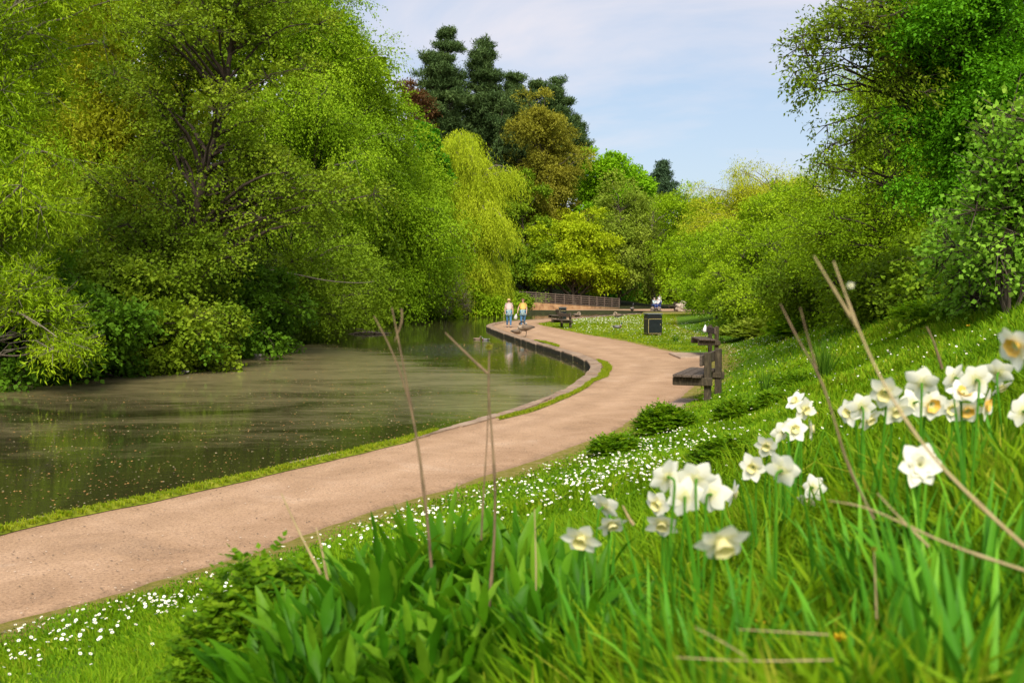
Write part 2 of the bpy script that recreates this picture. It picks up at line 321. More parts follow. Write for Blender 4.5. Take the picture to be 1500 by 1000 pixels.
def water_mat():
    m, t, o = newmat('pond_water'); co = objco(t)
    # pale film of pollen and dust drifting in the middle of the pond
    st = objco(t, (1, 2.2, 1)); n = noise(t, .16, 8, .62, st, 1.2); n2 = noise(t, 1.1, 8, .7, objco(t, (1, 3.0, 1)), 1.)
    sx = t.nodes.new('ShaderNodeSeparateXYZ'); t.links.new(co, sx.inputs[0])
    band = t.nodes.new('ShaderNodeMapRange'); band.inputs[1].default_value = 12; band.inputs[2].default_value = 24; t.links.new(sx.outputs[1], band.inputs[0])
    # far limit runs slantwise across the pond
    lim = t.nodes.new('ShaderNodeMath'); lim.operation = 'MULTIPLY_ADD'; t.links.new(sx.outputs[0], lim.inputs[0]); lim.inputs[1].default_value = 1.9; t.links.new(sx.outputs[1], lim.inputs[2])
    b2 = t.nodes.new('ShaderNodeMapRange'); b2.inputs[1].default_value = 30; b2.inputs[2].default_value = 25; t.links.new(lim.outputs[0], b2.inputs[0])
    mu = t.nodes.new('ShaderNodeMath'); mu.operation = 'MULTIPLY'; t.links.new(band.outputs[0], mu.inputs[0]); t.links.new(b2.outputs[0], mu.inputs[1])
    ad = t.nodes.new('ShaderNodeMath'); ad.operation = 'MULTIPLY_ADD'; ad.inputs[1].default_value = .42; t.links.new(mu.outputs[0], ad.inputs[0]); t.links.new(n.outputs[0], ad.inputs[2])
    ad2 = t.nodes.new('ShaderNodeMath'); ad2.operation = 'MULTIPLY_ADD'; ad2.inputs[1].default_value = .45; t.links.new(n2.outputs[0], ad2.inputs[0]); t.links.new(ad.outputs[0], ad2.inputs[2])
    f = t.nodes.new('ShaderNodeMapRange'); f.inputs[1].default_value = .86; f.inputs[2].default_value = 1.2; f.inputs[3].default_value = .02; f.inputs[4].default_value = .58; t.links.new(ad2.outputs[0], f.inputs[0])
    w = t.nodes.new('ShaderNodeBsdfPrincipled'); w.inputs['Base Color'].default_value = (.022, .022, .007, 1); w.inputs['Roughness'].default_value = .045; w.inputs['IOR'].default_value = 1.33
    bp = t.nodes.new('ShaderNodeBump'); bp.inputs['Strength'].default_value = .13; bp.inputs['Distance'].default_value = .02
    t.links.new(noise(t, 2.6, 4, .55, objco(t, (.55, 1.6, 1)), .6).outputs[0], bp.inputs['Height']); t.links.new(bp.outputs[0], w.inputs['Normal'])
    # small waves stirred up by the ducks near the bend
    vd = t.nodes.new('ShaderNodeVectorMath'); vd.operation = 'DISTANCE'; vm = t.nodes.new('ShaderNodeVectorMath'); vm.operation = 'MULTIPLY'; vm.inputs[1].default_value = (1, .45, 1); t.links.new(co, vm.inputs[0]); t.links.new(vm.outputs[0], vd.inputs[0]); vd.inputs[1].default_value = (-2.9, 39.5*.45, -.2)
    rm = t.nodes.new('ShaderNodeMapRange'); rm.inputs[1].default_value = 3.2; rm.inputs[2].default_value = .8; t.links.new(vd.outputs['Value'], rm.inputs[0])
    b3 = t.nodes.new('ShaderNodeBump'); b3.inputs['Distance'].default_value = .07; t.links.new(rm.outputs[0], b3.inputs['Strength']); t.links.new(noise(t, 3.2, 3, .6, objco(t, (.8, 1.5, 1)), .8).outputs[0], b3.inputs['Height']); t.links.new(bp.outputs[0], b3.inputs['Normal']); t.links.new(b3.outputs[0], w.inputs['Normal'])
    fm = t.nodes.new('ShaderNodeBsdfPrincipled'); fm.inputs['Roughness'].default_value = .35; fm.inputs['Specular IOR Level'].default_value = .5
    fc = ramp(t, [(.35, (.20, .165, .07)), (.6, (.31, .255, .125)), (.8, (.42, .35, .20))], noise(t, 5., 6, .7, objco(t, (.6, 2.4, 1))).outputs[0]); t.links.new(fc.outputs[0], fm.inputs['Base Color'])
    mx = t.nodes.new('ShaderNodeMixShader'); t.links.new(f.outputs[0], mx.inputs[0]); t.links.new(w.outputs[0], mx.inputs[1]); t.links.new(fm.outputs[0], mx.inputs[2]); t.links.new(mx.outputs[0], o.inputs[0]); return m
WZ = -.17
wb = MB(); wb.add([(-30, -6, WZ), (60, -6, WZ), (60, 130, WZ), (-30, 130, WZ)], [(0, 1, 2, 3)])
tag(wb.build('pond_water', water_mat()), kind='structure')

def offset(P, d):
    """curve moved sideways, + = to its right"""
    P = np.asarray(P, float); T = np.gradient(P, axis=0); T /= np.linalg.norm(T, axis=1)[:, None]+1e-9
    return P+np.stack([T[:, 1], -T[:, 0]], 1)*(d[:, None] if isinstance(d, np.ndarray) else d)
def resample(P, n):
    P = np.asarray(P, float); s = np.concatenate([[0], np.cumsum(np.hypot(*np.diff(P, axis=0).T))]); q = np.linspace(0, s[-1], n)
    return np.stack([np.interp(q, s, P[:, k]) for k in range(P.shape[1])], 1)
# path: from the kerb to the foot of the bank
def path_mat():
    m, t, o = newmat('path_gravel'); co = objco(t)
    a = ramp(t, [(.25, (.29, .19, .12)), (.42, (.39, .25, .15)), (.58, (.45, .295, .185)), (.75, (.50, .36, .25))], noise(t, 1.1, 8, .68, co, .8).outputs[0])
    b = ramp(t, [(.36, (.40, .38, .36)), (.46, (.88, .88, .88)), (.58, (1.03, 1.03, 1.03)), (.68, (1.4, 1.38, 1.35))], noise(t, 38., 3, .75, co).outputs[0])
    x = t.nodes.new('ShaderNodeMixRGB'); x.blend_type = 'MULTIPLY'; x.inputs[0].default_value = .55; t.links.new(a.outputs[0], x.inputs[1]); t.links.new(b.outputs[0], x.inputs[2])
    at = t.nodes.new('ShaderNodeAttribute'); at.attribute_name = 'c'; sx = t.nodes.new('ShaderNodeSeparateColor'); t.links.new(at.outputs['Color'], sx.inputs[0])
    nn = t.nodes.new('ShaderNodeMath'); nn.operation = 'MULTIPLY_ADD'; nn.inputs[1].default_value = 1.2; t.links.new(noise(t, 5., 7, .7, co).outputs[0], nn.inputs[0]); t.links.new(sx.outputs[0], nn.inputs[2])
    mr = t.nodes.new('ShaderNodeMapRange'); mr.inputs[1].default_value = 1.1; mr.inputs[2].default_value = 1.6; mr.inputs[4].default_value = .6; t.links.new(nn.outputs[0], mr.inputs[0])
    y = t.nodes.new('ShaderNodeMixRGB'); y.inputs[2].default_value = (.17, .115, .07, 1); t.links.new(mr.outputs[0], y.inputs[0]); t.links.new(x.outputs[0], y.inputs[1])
    # worn lines where people walk: paler, with scuffed darker margins
    nf = t.nodes.new('ShaderNodeMath'); nf.operation = 'MULTIPLY_ADD'; nf.inputs[1].default_value = .35; t.links.new(noise(t, .7, 5, .6, co).outputs[0], nf.inputs[0]); t.links.new(sx.outputs[1], nf.inputs[2])
    tr = ramp(t, [(.22, (.90, .88, .86)), (.42, (1.06, 1.06, 1.06)), (.56, (.93, .92, .91)), (.72, (1.08, 1.08, 1.08)), (.95, (.92, .90, .88))], nf.outputs[0])
    y2 = t.nodes.new('ShaderNodeMixRGB'); y2.blend_type = 'MULTIPLY'; y2.inputs[0].default_value = 1; t.links.new(y.outputs[0], y2.inputs[1]); t.links.new(tr.outputs[0], y2.inputs[2]); y = y2
    p = t.nodes.new('ShaderNodeBsdfPrincipled'); p.inputs['Roughness'].default_value = .92; p.inputs['Specular IOR Level'].default_value = .15; t.links.new(y.outputs[0], p.inputs['Base Color'])
    bb = t.nodes.new('ShaderNodeBump'); bb.inputs['Strength'].default_value = .6; bb.inputs['Distance'].default_value = .015; t.links.new(noise(t, 45., 5, .7, co).outputs[0], bb.inputs['Height']); t.links.new(bb.outputs[0], p.inputs['Normal'])
    t.links.new(p.outputs[0], o.inputs[0]); return m
PM = path_mat()
def sheet(name, A, B, z, mat, k=10, edge=True, kind='structure', zf=None):
    """ribbon between the curves A and B (same length)"""
    n = len(A); V = []; C = []
    for j in range(k+1):
        f = j/k; P = A*(1-f)+B*f; zz = np.full(n, z-(.032 if edge and j == k else 0)) if zf is None else zf(P)+z
        V.append(np.column_stack([P, zz])); e = max(0, 1-min(f, 1-f)*(k*.5)) if edge else 0
        C.append(np.column_stack([np.full(n, e), np.full(n, f), np.full(n, e), np.ones(n)]))
    V = np.vstack(V); i = np.arange((k+1)*n).reshape(k+1, n)
    Fc = np.stack([i[:-1, :-1], i[1:, :-1], i[1:, 1:], i[:-1, 1:]], -1).reshape(-1, 4)
    o = np_mesh(name, V, Fc, mat, col=np.vstack(C), smooth=True); return tag(o, kind=kind)
NK = 420; L_TOT = float(np.sum(np.hypot(*np.diff(KERBS, axis=0).T)))
KS = resample(KERBS, NK)
tipi = int(np.argmin(np.abs(KS[:, 1]-at_z(711, 477)[1])+np.abs(KS[:, 0]-at_z(711, 477)[0])*3))
KIN = offset(KS, np.where(np.arange(NK)/(NK-1)*L_TOT < 27, .11, .33+.03*np.sin(np.arange(NK)*.7)))
near = KIN[:tipi+1]
RE = resample(np.vstack([RIGHTS[:-1], chaik(LAWN[:8], 2)]), 400)     # right edge up to the tip of the lawn
rag = .10*(vnoise(RE[:, 0], RE[:, 1], .5, 9)-.5)+.25*(vnoise(RE[:, 0], RE[:, 1], 1.7, 2)-.5); RE = offset(RE, rag)
V = []
A = resample(near, 400)
sheet('path', A, RE, -.004, PM, 14)
# the path turns round the tip of the lawn
B1 = resample(KIN[tipi:tipi+int((NK-tipi)*.62)], 60); B2 = resample(np.array(LAWN[7:11]), 60)
sheet('path', B1[::1], B2, -.0085, PM, 6)
# kerb stones
def kerb_mat():
    m, t, o = newmat('kerb_stone'); co = objco(t)
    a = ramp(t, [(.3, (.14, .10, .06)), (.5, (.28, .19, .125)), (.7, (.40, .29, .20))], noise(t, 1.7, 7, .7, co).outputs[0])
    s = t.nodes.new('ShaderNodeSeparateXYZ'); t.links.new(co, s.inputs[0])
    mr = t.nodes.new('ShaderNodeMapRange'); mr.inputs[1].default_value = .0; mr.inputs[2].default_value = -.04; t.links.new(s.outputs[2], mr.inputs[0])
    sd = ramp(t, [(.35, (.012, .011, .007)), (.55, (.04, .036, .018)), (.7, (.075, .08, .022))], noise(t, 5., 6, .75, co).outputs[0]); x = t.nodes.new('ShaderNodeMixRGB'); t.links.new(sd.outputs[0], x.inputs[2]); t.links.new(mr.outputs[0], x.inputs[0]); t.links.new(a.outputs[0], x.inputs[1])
    p = t.nodes.new('ShaderNodeBsdfPrincipled'); p.inputs['Roughness'].default_value = .85; t.links.new(x.outputs[0], p.inputs['Base Color'])
    b = t.nodes.new('ShaderNodeBump'); b.inputs['Strength'].default_value = .7; b.inputs['Distance'].default_value = .02; t.links.new(noise(t, 22., 6, .7, co).outputs[0], b.inputs['Height']); t.links.new(b.outputs[0], p.inputs['Normal'])
    t.links.new(p.outputs[0], o.inputs[0]); return m
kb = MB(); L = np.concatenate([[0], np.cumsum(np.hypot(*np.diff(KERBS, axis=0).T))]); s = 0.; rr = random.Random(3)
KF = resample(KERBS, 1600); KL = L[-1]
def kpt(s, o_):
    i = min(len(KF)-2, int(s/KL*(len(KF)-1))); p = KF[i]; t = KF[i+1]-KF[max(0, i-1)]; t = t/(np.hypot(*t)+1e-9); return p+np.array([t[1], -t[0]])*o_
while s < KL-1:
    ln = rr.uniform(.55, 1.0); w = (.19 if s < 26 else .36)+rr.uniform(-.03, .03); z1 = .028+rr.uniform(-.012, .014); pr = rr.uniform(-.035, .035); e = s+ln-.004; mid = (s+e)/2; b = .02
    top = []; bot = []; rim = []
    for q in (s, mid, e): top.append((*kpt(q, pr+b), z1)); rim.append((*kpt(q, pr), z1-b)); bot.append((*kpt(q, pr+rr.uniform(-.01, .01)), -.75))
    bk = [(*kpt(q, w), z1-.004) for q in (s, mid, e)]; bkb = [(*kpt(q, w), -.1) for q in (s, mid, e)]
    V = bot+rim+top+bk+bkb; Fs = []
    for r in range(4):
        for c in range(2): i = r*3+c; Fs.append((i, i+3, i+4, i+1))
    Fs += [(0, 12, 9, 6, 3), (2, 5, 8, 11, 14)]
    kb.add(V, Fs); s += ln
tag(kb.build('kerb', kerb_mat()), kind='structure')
# far path and its edge behind the second arm of the water
fa = resample(chaik(zpts([(742, 455.2), (800, 455.2), (860, 454.5), (905, 454.6), (945, 455.6), (990, 456.2), (1035, 456.8), (1062, 456.5)])), 60)
fb = resample(chaik(zpts([(742, 452.8), (800, 452.3), (860, 450.8), (905, 449.8), (945, 449.8), (990, 450.6), (1035, 451.5), (1062, 451.5)])), 60)
sheet('path', fa, fb, .012, PM, 5)
ea = resample(chaik(zpts([(940, 459.4), (975, 457.8)])), 8); eb = resample(np.array(zpts([(940, 456), (975, 456.1)])), 8)

# ------------------------------------------------------------------ foliage machinery
def unit(v): return v/(np.linalg.norm(v, axis=-1, keepdims=True)+1e-9)
def rdir(r, n): return unit(r.normal(size=(n, 3)))
def leaves(C, A, Nn, Ls, Ws, fold=.15):
    """rhombic folded leaves: centre base C, axis A, normal Nn"""
    A = unit(A); S = unit(np.cross(A, Nn)); Nn = np.cross(S, A); Ls = np.asarray(Ls)[:, None]*np.ones((len(C), 1)); Ws = np.asarray(Ws)[:, None]*np.ones((len(C), 1))
    V = np.empty((len(C), 4, 3)); m = C+A*Ls*.42
    V[:, 0] = C; V[:, 1] = m+S*Ws*.5+Nn*Ws*fold; V[:, 2] = C+A*Ls; V[:, 3] = m-S*Ws*.5+Nn*Ws*fold
    return V.reshape(-1, 3), np.arange(len(C)*4).reshape(-1, 4)
def prisms(A, B, ra, rb, sides=3):
    n = len(A); T = unit(B-A); ref = np.where(np.abs(T[:, 2:3]) < .9, np.array([[0, 0, 1.]]), np.array([[0, 1., 0]])); S = unit(np.cross(T, ref)); U = np.cross(S, T)
    ra = np.ones(n)*ra; rb = np.ones(n)*rb; V = np.empty((n, 2*sides, 3))
    for j in range(sides):
        a = 2*math.pi*j/sides; d = S*math.cos(a)+U*math.sin(a); V[:, j] = A+d*ra[:, None]; V[:, sides+j] = B+d*rb[:, None]
    b = np.arange(n)[:, None]*2*sides; Fs = np.stack([np.concatenate([b+j, b+(j+1) % sides, b+sides+(j+1) % sides, b+sides+j], 1) for j in range(sides)], 1).reshape(-1, 4)
    return V.reshape(-1, 3), Fs
def polys(P, Rr, sides=6):
    """continuous tube through P"""
    n = len(P); T = unit(np.gradient(P, axis=0)); ref = np.array([.3, .9, .1]); S = unit(np.cross(T, ref)); U = np.cross(S, T); a = np.arange(sides)*2*math.pi/sides
    V = P[:, None]+(S[:, None]*np.cos(a)[None, :, None]+U[:, None]*np.sin(a)[None, :, None])*Rr[:, None, None]
    i = np.arange(n*sides).reshape(n, sides); j = np.roll(i, -1, 1)
    return V.reshape(-1, 3), np.stack([i[:-1], j[:-1], j[1:], i[1:]], -1).reshape(-1, 4)
def bez(a, b, c, n, r, wob):
    t = np.linspace(0, 1, n)[:, None]; P = (1-t)**2*a+2*t*(1-t)*b+t*t*c
    w = r.normal(size=(n, 3))*wob; w[0] = 0; w[-1] = 0; return P+w
class Geo:
    def __init__(s): s.V = []; s.F = []; s.n = 0; s.var = []
    def add(s, V, Fs, var=None):
        s.V.append(V); s.F.append(Fs+s.n); s.n += len(V)
        if var is not None: s.var.append(var)
    def mesh(s, name, mat, parent, smooth=False):
        return np_mesh(name, np.vstack(s.V), np.vstack(s.F), mat, parent, np.concatenate(s.var) if s.var else None, smooth=smooth)
NTREE = [0]
def tree(name, label, cat, base, ells, leaf='mid', bark='bark', n_clump=60, clump_r=.9, n_spray=60, m=8, spray_l=.5, ll=.1, lw=.06, droop=0., flat=.7, trunk_r=.18, top=None, trunk=None,
         limbs=True, twigs=0, seed=None, inner=.35, group=None, up=.25, hang=False, jag=.22, updir=.9, low=None, limb_r=.35, base_z=None, tvar=.6, bough=.72, bsize=7, fine=1.):
    NTREE[0] += 1; r = np.random.default_rng(seed or (1000+NTREE[0])); n_spray = int(n_spray*1.25*fine); ll *= .86/fine**.5; lw *= .9/fine**.5
    bx, by = base; bz = gz1(bx, by)-.05 if base_z is None else base_z; B = np.array([bx, by, bz])
    root = thing(name, label, cat, B, 0, group)
    E = np.array(ells, float); vol = (E[:, 3]*E[:, 4]+E[:, 3]*E[:, 5]+E[:, 4]*E[:, 5]); pk = r.choice(len(E), n_clump, p=vol/vol.sum())
    u = rdir(r, n_clump); rad = inner+(1-inner)*r.random(n_clump)**.6; rad *= 1+r.normal(size=n_clump)*jag*.5
    nb = max(5, n_clump//bsize); bk = r.choice(len(E), nb, p=vol/vol.sum()); ub = rdir(r, nb); rb = (inner+(1-inner)*r.random(nb)**.45)*(1+r.normal(size=nb)*jag*.4)
    KB = E[bk, :3]+ub*rb[:, None]*E[bk, 3:]*.95; bi = r.integers(0, nb, n_clump); K = E[pk, :3]+u*rad[:, None]*E[pk, 3:]*.93
    sig = np.minimum(E[bk[bi], 3:]*.42, np.array([1.25, 1.25, .6])*clump_r*1.25); Kb = KB[bi]+r.normal(size=(n_clump, 3))*sig; Kb[:, 2] -= .35*np.hypot(*(Kb-KB[bi])[:, :2].T)*(.6 if flat > .35 else .15)
    mk = r.random(n_clump) < bough; K = np.where(mk[:, None], Kb, K); bv = r.random(nb)[bi]
    if low is not None: K[:, 2] = np.maximum(K[:, 2], low+r.random(n_clump)*.3)
    cr = clump_r*(.6+.8*r.random(n_clump)); cv = .6*bv+.4*r.random(n_clump)
    cen = (E[:, :3]*vol[:, None]).sum(0)/vol.sum()
    # trunk
    G = Geo()
    if trunk is None:
        tp = np.array(top if top is not None else (cen[0], cen[1], cen[2]+E[:, 5].max()*.55)); mid = (B+tp)/2+np.array([r.normal()*.06, r.normal()*.06, 0])*np.linalg.norm(tp-B)*.6
        TP = bez(B, mid, tp, 12, r, trunk_r*.25)
    else: TP = resample(chaik(np.vstack([B, np.array(trunk, float)]), 2), 14); tp = TP[-1]
    TR = trunk_r*np.linspace(1, .25, len(TP))*np.where(np.arange(len(TP)) == 0, 1.35, 1.)
    V, Fs = polys(TP-B, TR, 8); G.add(V, Fs)
    G.mesh('trunk', M[bark], root, True)
    if limbs:
        G = Geo(); tz = TP[:, 2]
        for k in range(n_clump):
            hd = math.hypot(K[k, 0]-tp[0], K[k, 1]-tp[1]); za = min(max(K[k, 2]-(.55*hd+.3), bz+.12*(tp[2]-bz)), tp[2]); i = int(np.argmin(np.abs(tz-za))); a = TP[i]
            if hang: a = TP[min(len(TP)-1, max(i, len(TP)*2//3))]
            c = K[k]; b = a*.45+c*.55+np.array([0, 0, (.12+.2*r.random())*np.linalg.norm(c-a)*(1 if not hang else 1.6)])
            P = bez(a, b, c, 7, r, .035*np.linalg.norm(c-a)*.5); rr0 = min(TR[i]*.7, trunk_r*limb_r*(.6+.8*r.random()))
            V, Fs = polys(P-B, np.linspace(rr0, .012+.06*rr0, 7), 5); G.add(V, Fs)
    # sprays of leaves
    S = n_clump*n_spray; kk = np.repeat(np.arange(n_clump), n_spray); q = rdir(r, S); q[:, 2] = np.where(r.random(S) < up, np.abs(q[:, 2]), q[:, 2])
    pos = K[kk]+q*(cr[kk]*(.35+.7*r.random(S)**.5))[:, None]*np.array([1, 1, flat])
    o = unit(K[kk]-cen); D = unit(q*.8+o*.6+rdir(r, S)*.5+np.array([0, 0, -droop]))
    if low is not None: pos[:, 2] = np.maximum(pos[:, 2], low+r.random(S)*.25)
    SL = spray_l*(.6+.8*r.random(S)); t = (np.arange(m)+.5)/m
    sag = np.array([0, 0, -1.])*(.25*(1 if not hang else .2)); LP = pos[:, None]+D[:, None]*(SL[:, None]*t[None])[..., None]+sag*(SL[:, None]*(t**2)[None])[..., None]
    LP = LP.reshape(-1, 3); n = len(LP); LP += r.normal(size=(n, 3))*spray_l*(.07 if not hang else .02)
    DD = np.repeat(D, m, 0); LA = unit(DD*.6+rdir(r, n)*.8+np.array([0, 0, -.15-droop*.3]))
    LN = unit(np.array([0, 0, updir])+rdir(r, n)*.75+np.repeat(q, m, 0)*.35)
    if low is not None: LP[:, 2] = np.maximum(LP[:, 2], low-.05)
    sc = (.65+.7*r.random(n)); V, Fs = leaves(LP-B, LA, LN, ll*sc, lw*sc)
    lv = np.clip(tvar*cv[np.repeat(kk, m)]+(1-tvar)*(.5*np.repeat(r.random(S), m)+.5*r.random(n)), 0, 1)
    np_mesh('crown', V, Fs, M[leaf], root, lv)
    if twigs:
        idx = r.choice(S, min(S, twigs), replace=False); a = K[kk[idx]]*.35+pos[idx]*.65; b = pos[idx]+D[idx]*SL[idx, None]
        V, Fs = prisms(K[kk[idx]]-B, b-B, .009+.004*r.random(len(idx)), .003, 3); G.add(V, Fs)
    if limbs: G.mesh('branches', M[bark], root, True)
    return root
def E_(px, py, rx, ry, Y, dr=None):
    """ellipsoid seen at the photo's pixel with half sizes rx, ry, standing at distance Y"""
    s = F/Y; c = at_Y(px, py, Y); return (c[0], c[1], c[2], rx/s, (dr if dr is not None else rx/s), ry/s)
def bx_(px, Y): return (float(at_Y(px, 450, Y)[0]), Y)
# ------------------------------------------------------------------ trees of the left bank, near to far
tree('willow_tree', 'bright yellow-green willow filling the upper left corner of the photo', 'tree', bx_(-60, 25), [E_(-20, 60, 100, 190, 25, 2.4), E_(40, 210, 75, 120, 24, 2), E_(-60, 330, 90, 110, 24, 1.8)],
     'willow', 'bark_pale', 125, .58, 80, 10, .55, .135, .034, .3, trunk_r=.2, twigs=900, tvar=.45)
tree('alder_tree', 'tall alder with a leaning dark trunk and open olive-green crown over the pond', 'tree', bx_(262, 33), [E_(330, 60, 130, 170, 33, 2.2), E_(300, 270, 150, 120, 33, 2.2), E_(420, 250, 90, 110, 33.5, 1.6), E_(240, 400, 120, 60, 32, 2)],
     'alder', 'bark_dark', 130, .62, 52, 8, .5, .115, .085, .1, trunk_r=.2, trunk=[at_Y(285, 330, 33), at_Y(300, 240, 33), at_Y(325, 170, 33.3), at_Y(334, 100, 33), at_Y(346, 20, 33), at_Y(350, -90, 33)], twigs=1600, flat=.55, limb_r=.42)
tree('alder_tree', 'second thinner alder with a forked stem just left of the leaning trunk', 'tree', bx_(225, 34.5), [E_(262, 130, 70, 130, 34.5, 1.6), E_(200, 300, 90, 90, 34, 1.6)],
     'alder', 'bark_dark', 50, .6, 45, 8, .5, .12, .085, .1, trunk_r=.12, trunk=[at_Y(258, 300, 34.5), at_Y(264, 200, 34.5), at_Y(280, 90, 34.5), at_Y(300, -10, 34.5)], twigs=700, flat=.55)
tree('ash_tree', 'olive and brownish-green tree between the willow and the leaning alder', 'tree', bx_(190, 40), [E_(205, 60, 95, 150, 39, 2.4), E_(165, 250, 85, 130, 39, 2.2)],
     'olive', 'bark_dark', 80, 1.1, 60, 9, .7, .19, .09, .5, trunk_r=.22)
tree('birch_tree', 'tall light green birch with drooping twigs left of the sky gap', 'tree', bx_(445, 62), [E_(455, 80, 52, 140, 60, 3.2), E_(472, 230, 85, 130, 59, 4)],
     'birch', 'bark_pale', 130, 1.1, 64, 12, 1.1, .16, .095, .9, trunk_r=.2, twigs=500, flat=.9)
tree('birch_tree', 'fresh green birch whose loose top stands out against the sky', 'tree', bx_(540, 76), [E_(524, 105, 24, 80, 73, 2.4), E_(545, 220, 45, 90, 73, 4), E_(572, 330, 56, 85, 73, 4)],
     'birch', 'bark_pale', 140, 1.15, 64, 12, 1.2, .20, .115, .8, trunk_r=.18, twigs=500, flat=.9, jag=.35)
tree('birch_tree', 'lower birch with long drooping twigs below the loose-topped birch', 'tree', bx_(600, 84), [E_(600, 275, 34, 65, 80, 3), E_(598, 370, 52, 75, 79, 3.4)],
     'birch', 'bark_pale', 80, 1.3, 60, 11, 1.2, .22, .12, .9, trunk_r=.15, flat=.9)
tree('waterside_tree', 'round mid-green tree above the pond between the alder and the birches', 'tree', (-11.6, 47), [E_(395, 330, 80, 80, 42, 2.4), E_(465, 385, 80, 70, 50, 3), E_(400, 420, 80, 50, 44, 2.2)],
     'mid', 'bark_dark', 90, .75, 60, 8, .5, .13, .09, .15, trunk_r=.15, twigs=500, low=.05)
tree('goat_willow', 'dark green round-leaved bush overhanging the water at the left edge', 'bush', (-14.2, 25.8), [E_(40, 455, 110, 75, 25.5, 1.8), E_(110, 500, 100, 42, 26.5, 1.5), E_(-30, 510, 90, 40, 25, 1.4)],
     'shrub', 'bark_dark', 150, .34, 46, 7, .35, .115, .095, .1, fine=.8, trunk_r=.1, twigs=700, low=-.1, top=(-12.5, 25.5, 2.8))
tree('goat_willow', 'leafy bush with bare twigs reaching down to the pond below the alders', 'bush', (-11.8, 30.3), [E_(215, 455, 110, 70, 29, 1.8), E_(240, 505, 105, 34, 29.2, 1.4), E_(160, 420, 80, 60, 29, 1.5)],
     'alder', 'bark_dark', 150, .34, 46, 7, .38, .115, .095, .1, fine=.8, trunk_r=.1, twigs=1100, low=-.12, top=(-10.9, 29.5, 2.9))
tree('goat_willow', 'wide bush whose boughs hang low over the duck pond', 'bush', (-11.5, 38.5), [E_(340, 440, 80, 62, 36, 1.8), E_(372, 478, 62, 34, 37, 1.5), E_(305, 492, 66, 32, 33.5, 1.2)],
     'shrub', 'bark_dark', 140, .38, 46, 7, .4, .13, .105, .1, fine=.8, trunk_r=.1, twigs=800, low=-.1, top=(-10.6, 36, 2.6))
tree('silver_willow', 'small grey-green drooping bush at the corner of the water', 'bush', (-11.9, 45), [E_(408, 440, 26, 44, 43, 1.1)],
     'grey', 'bark_dark', 30, .4, 60, 8, .5, .12, .05, .7, trunk_r=.07, low=-.1)
tree('yellow_willow', 'low sprawling willow bough of bright yellow-green leaves at the left edge', 'bush', (-13.3, 24.2), [E_(85, 490, 30, 22, 22.5, .7), E_(20, 420, 55, 42, 22.5, .8), E_(60, 445, 40, 25, 22.3, .6)],
     'willow', 'bark_pale', 26, .3, 40, 9, .45, .15, .03, .2, trunk_r=.06, twigs=260, top=(-11.2, 22.4, 2.6), up=.4)
tree('hanging_bush', 'bright green rounded bush drooping to the water in the far left inlet', 'bush', (-12., 68), [E_(525, 425, 62, 44, 69, 3), E_(485, 448, 44, 28, 63, 2), E_(440, 415, 50, 50, 56, 2.2)],
     'birch', 'bark_dark', 75, .7, 60, 8, .6, .15, .10, .4, trunk_r=.12, low=-.1)
tree('hanging_bush', 'dark green dense bush at the back of the inlet beside the ivy-clad trunk', 'bush', bx_(592, 82), [E_(595, 436, 46, 32, 79, 2.6), E_(565, 400, 45, 55, 79, 2.5)],
     'mid', 'bark_dark', 60, .8, 55, 8, .6, .17, .11, .3, trunk_r=.12, low=0)
tree('ivy_clad_tree', 'old trunk covered in dark glossy ivy beside the weeping willow', 'tree', bx_(654, 85), [E_(612, 225, 24, 36, 83, 1.4), E_(632, 290, 24, 40, 83, 1.4), E_(630, 350, 32, 40, 82, 1.6), E_(622, 400, 28, 34, 82, 1.5)],
     'ivy', 'bark_dark', 90, .55, 45, 6, .4, .24, .2, .3, trunk_r=.28, trunk=[at_Y(645, 380, 85), at_Y(638, 300, 84), at_Y(628, 200, 84)], limbs=True)
tree('weeping_willow', 'tall weeping willow with curtains of yellow-green strands at the pond corner', 'tree', bx_(690, 92), [E_(680, 212, 38, 26, 90, 3), E_(703, 395, 26, 36, 90, 2.4), E_(688, 275, 40, 42, 90, 3), E_(660, 300, 24, 40, 88, 2), E_(700, 335, 24, 50, 89, 2.4)],
     'weep', 'bark_pale', 230, .7, 30, 24, 2.4, .26, .06, 2.2, trunk_r=.35, hang=True, flat=.6, bough=.5, inner=.35, jag=.3, low=.1, tvar=.6)
tree('dead_bush', 'tangle of brown bare twigs under the ivy-clad trunk', 'bush', bx_(655, 84), [E_(660, 425, 32, 28, 82, 1.8)],
     'olive', 'bark_pale', 26, .5, 30, 4, .5, .1, .05, .5, trunk_r=.08, twigs=700)
tree('waterside_bush', 'light green low growth along the far bank left of the walking women', 'bush', bx_(700, 92), [E_(705, 446, 46, 15, 88, 1.6), E_(640, 454, 40, 14, 85, 1.6)],
     'thicket', 'bark_dark', 50, .6, 50, 7, .5, .2, .12, .3, trunk_r=.08, low=-.1)
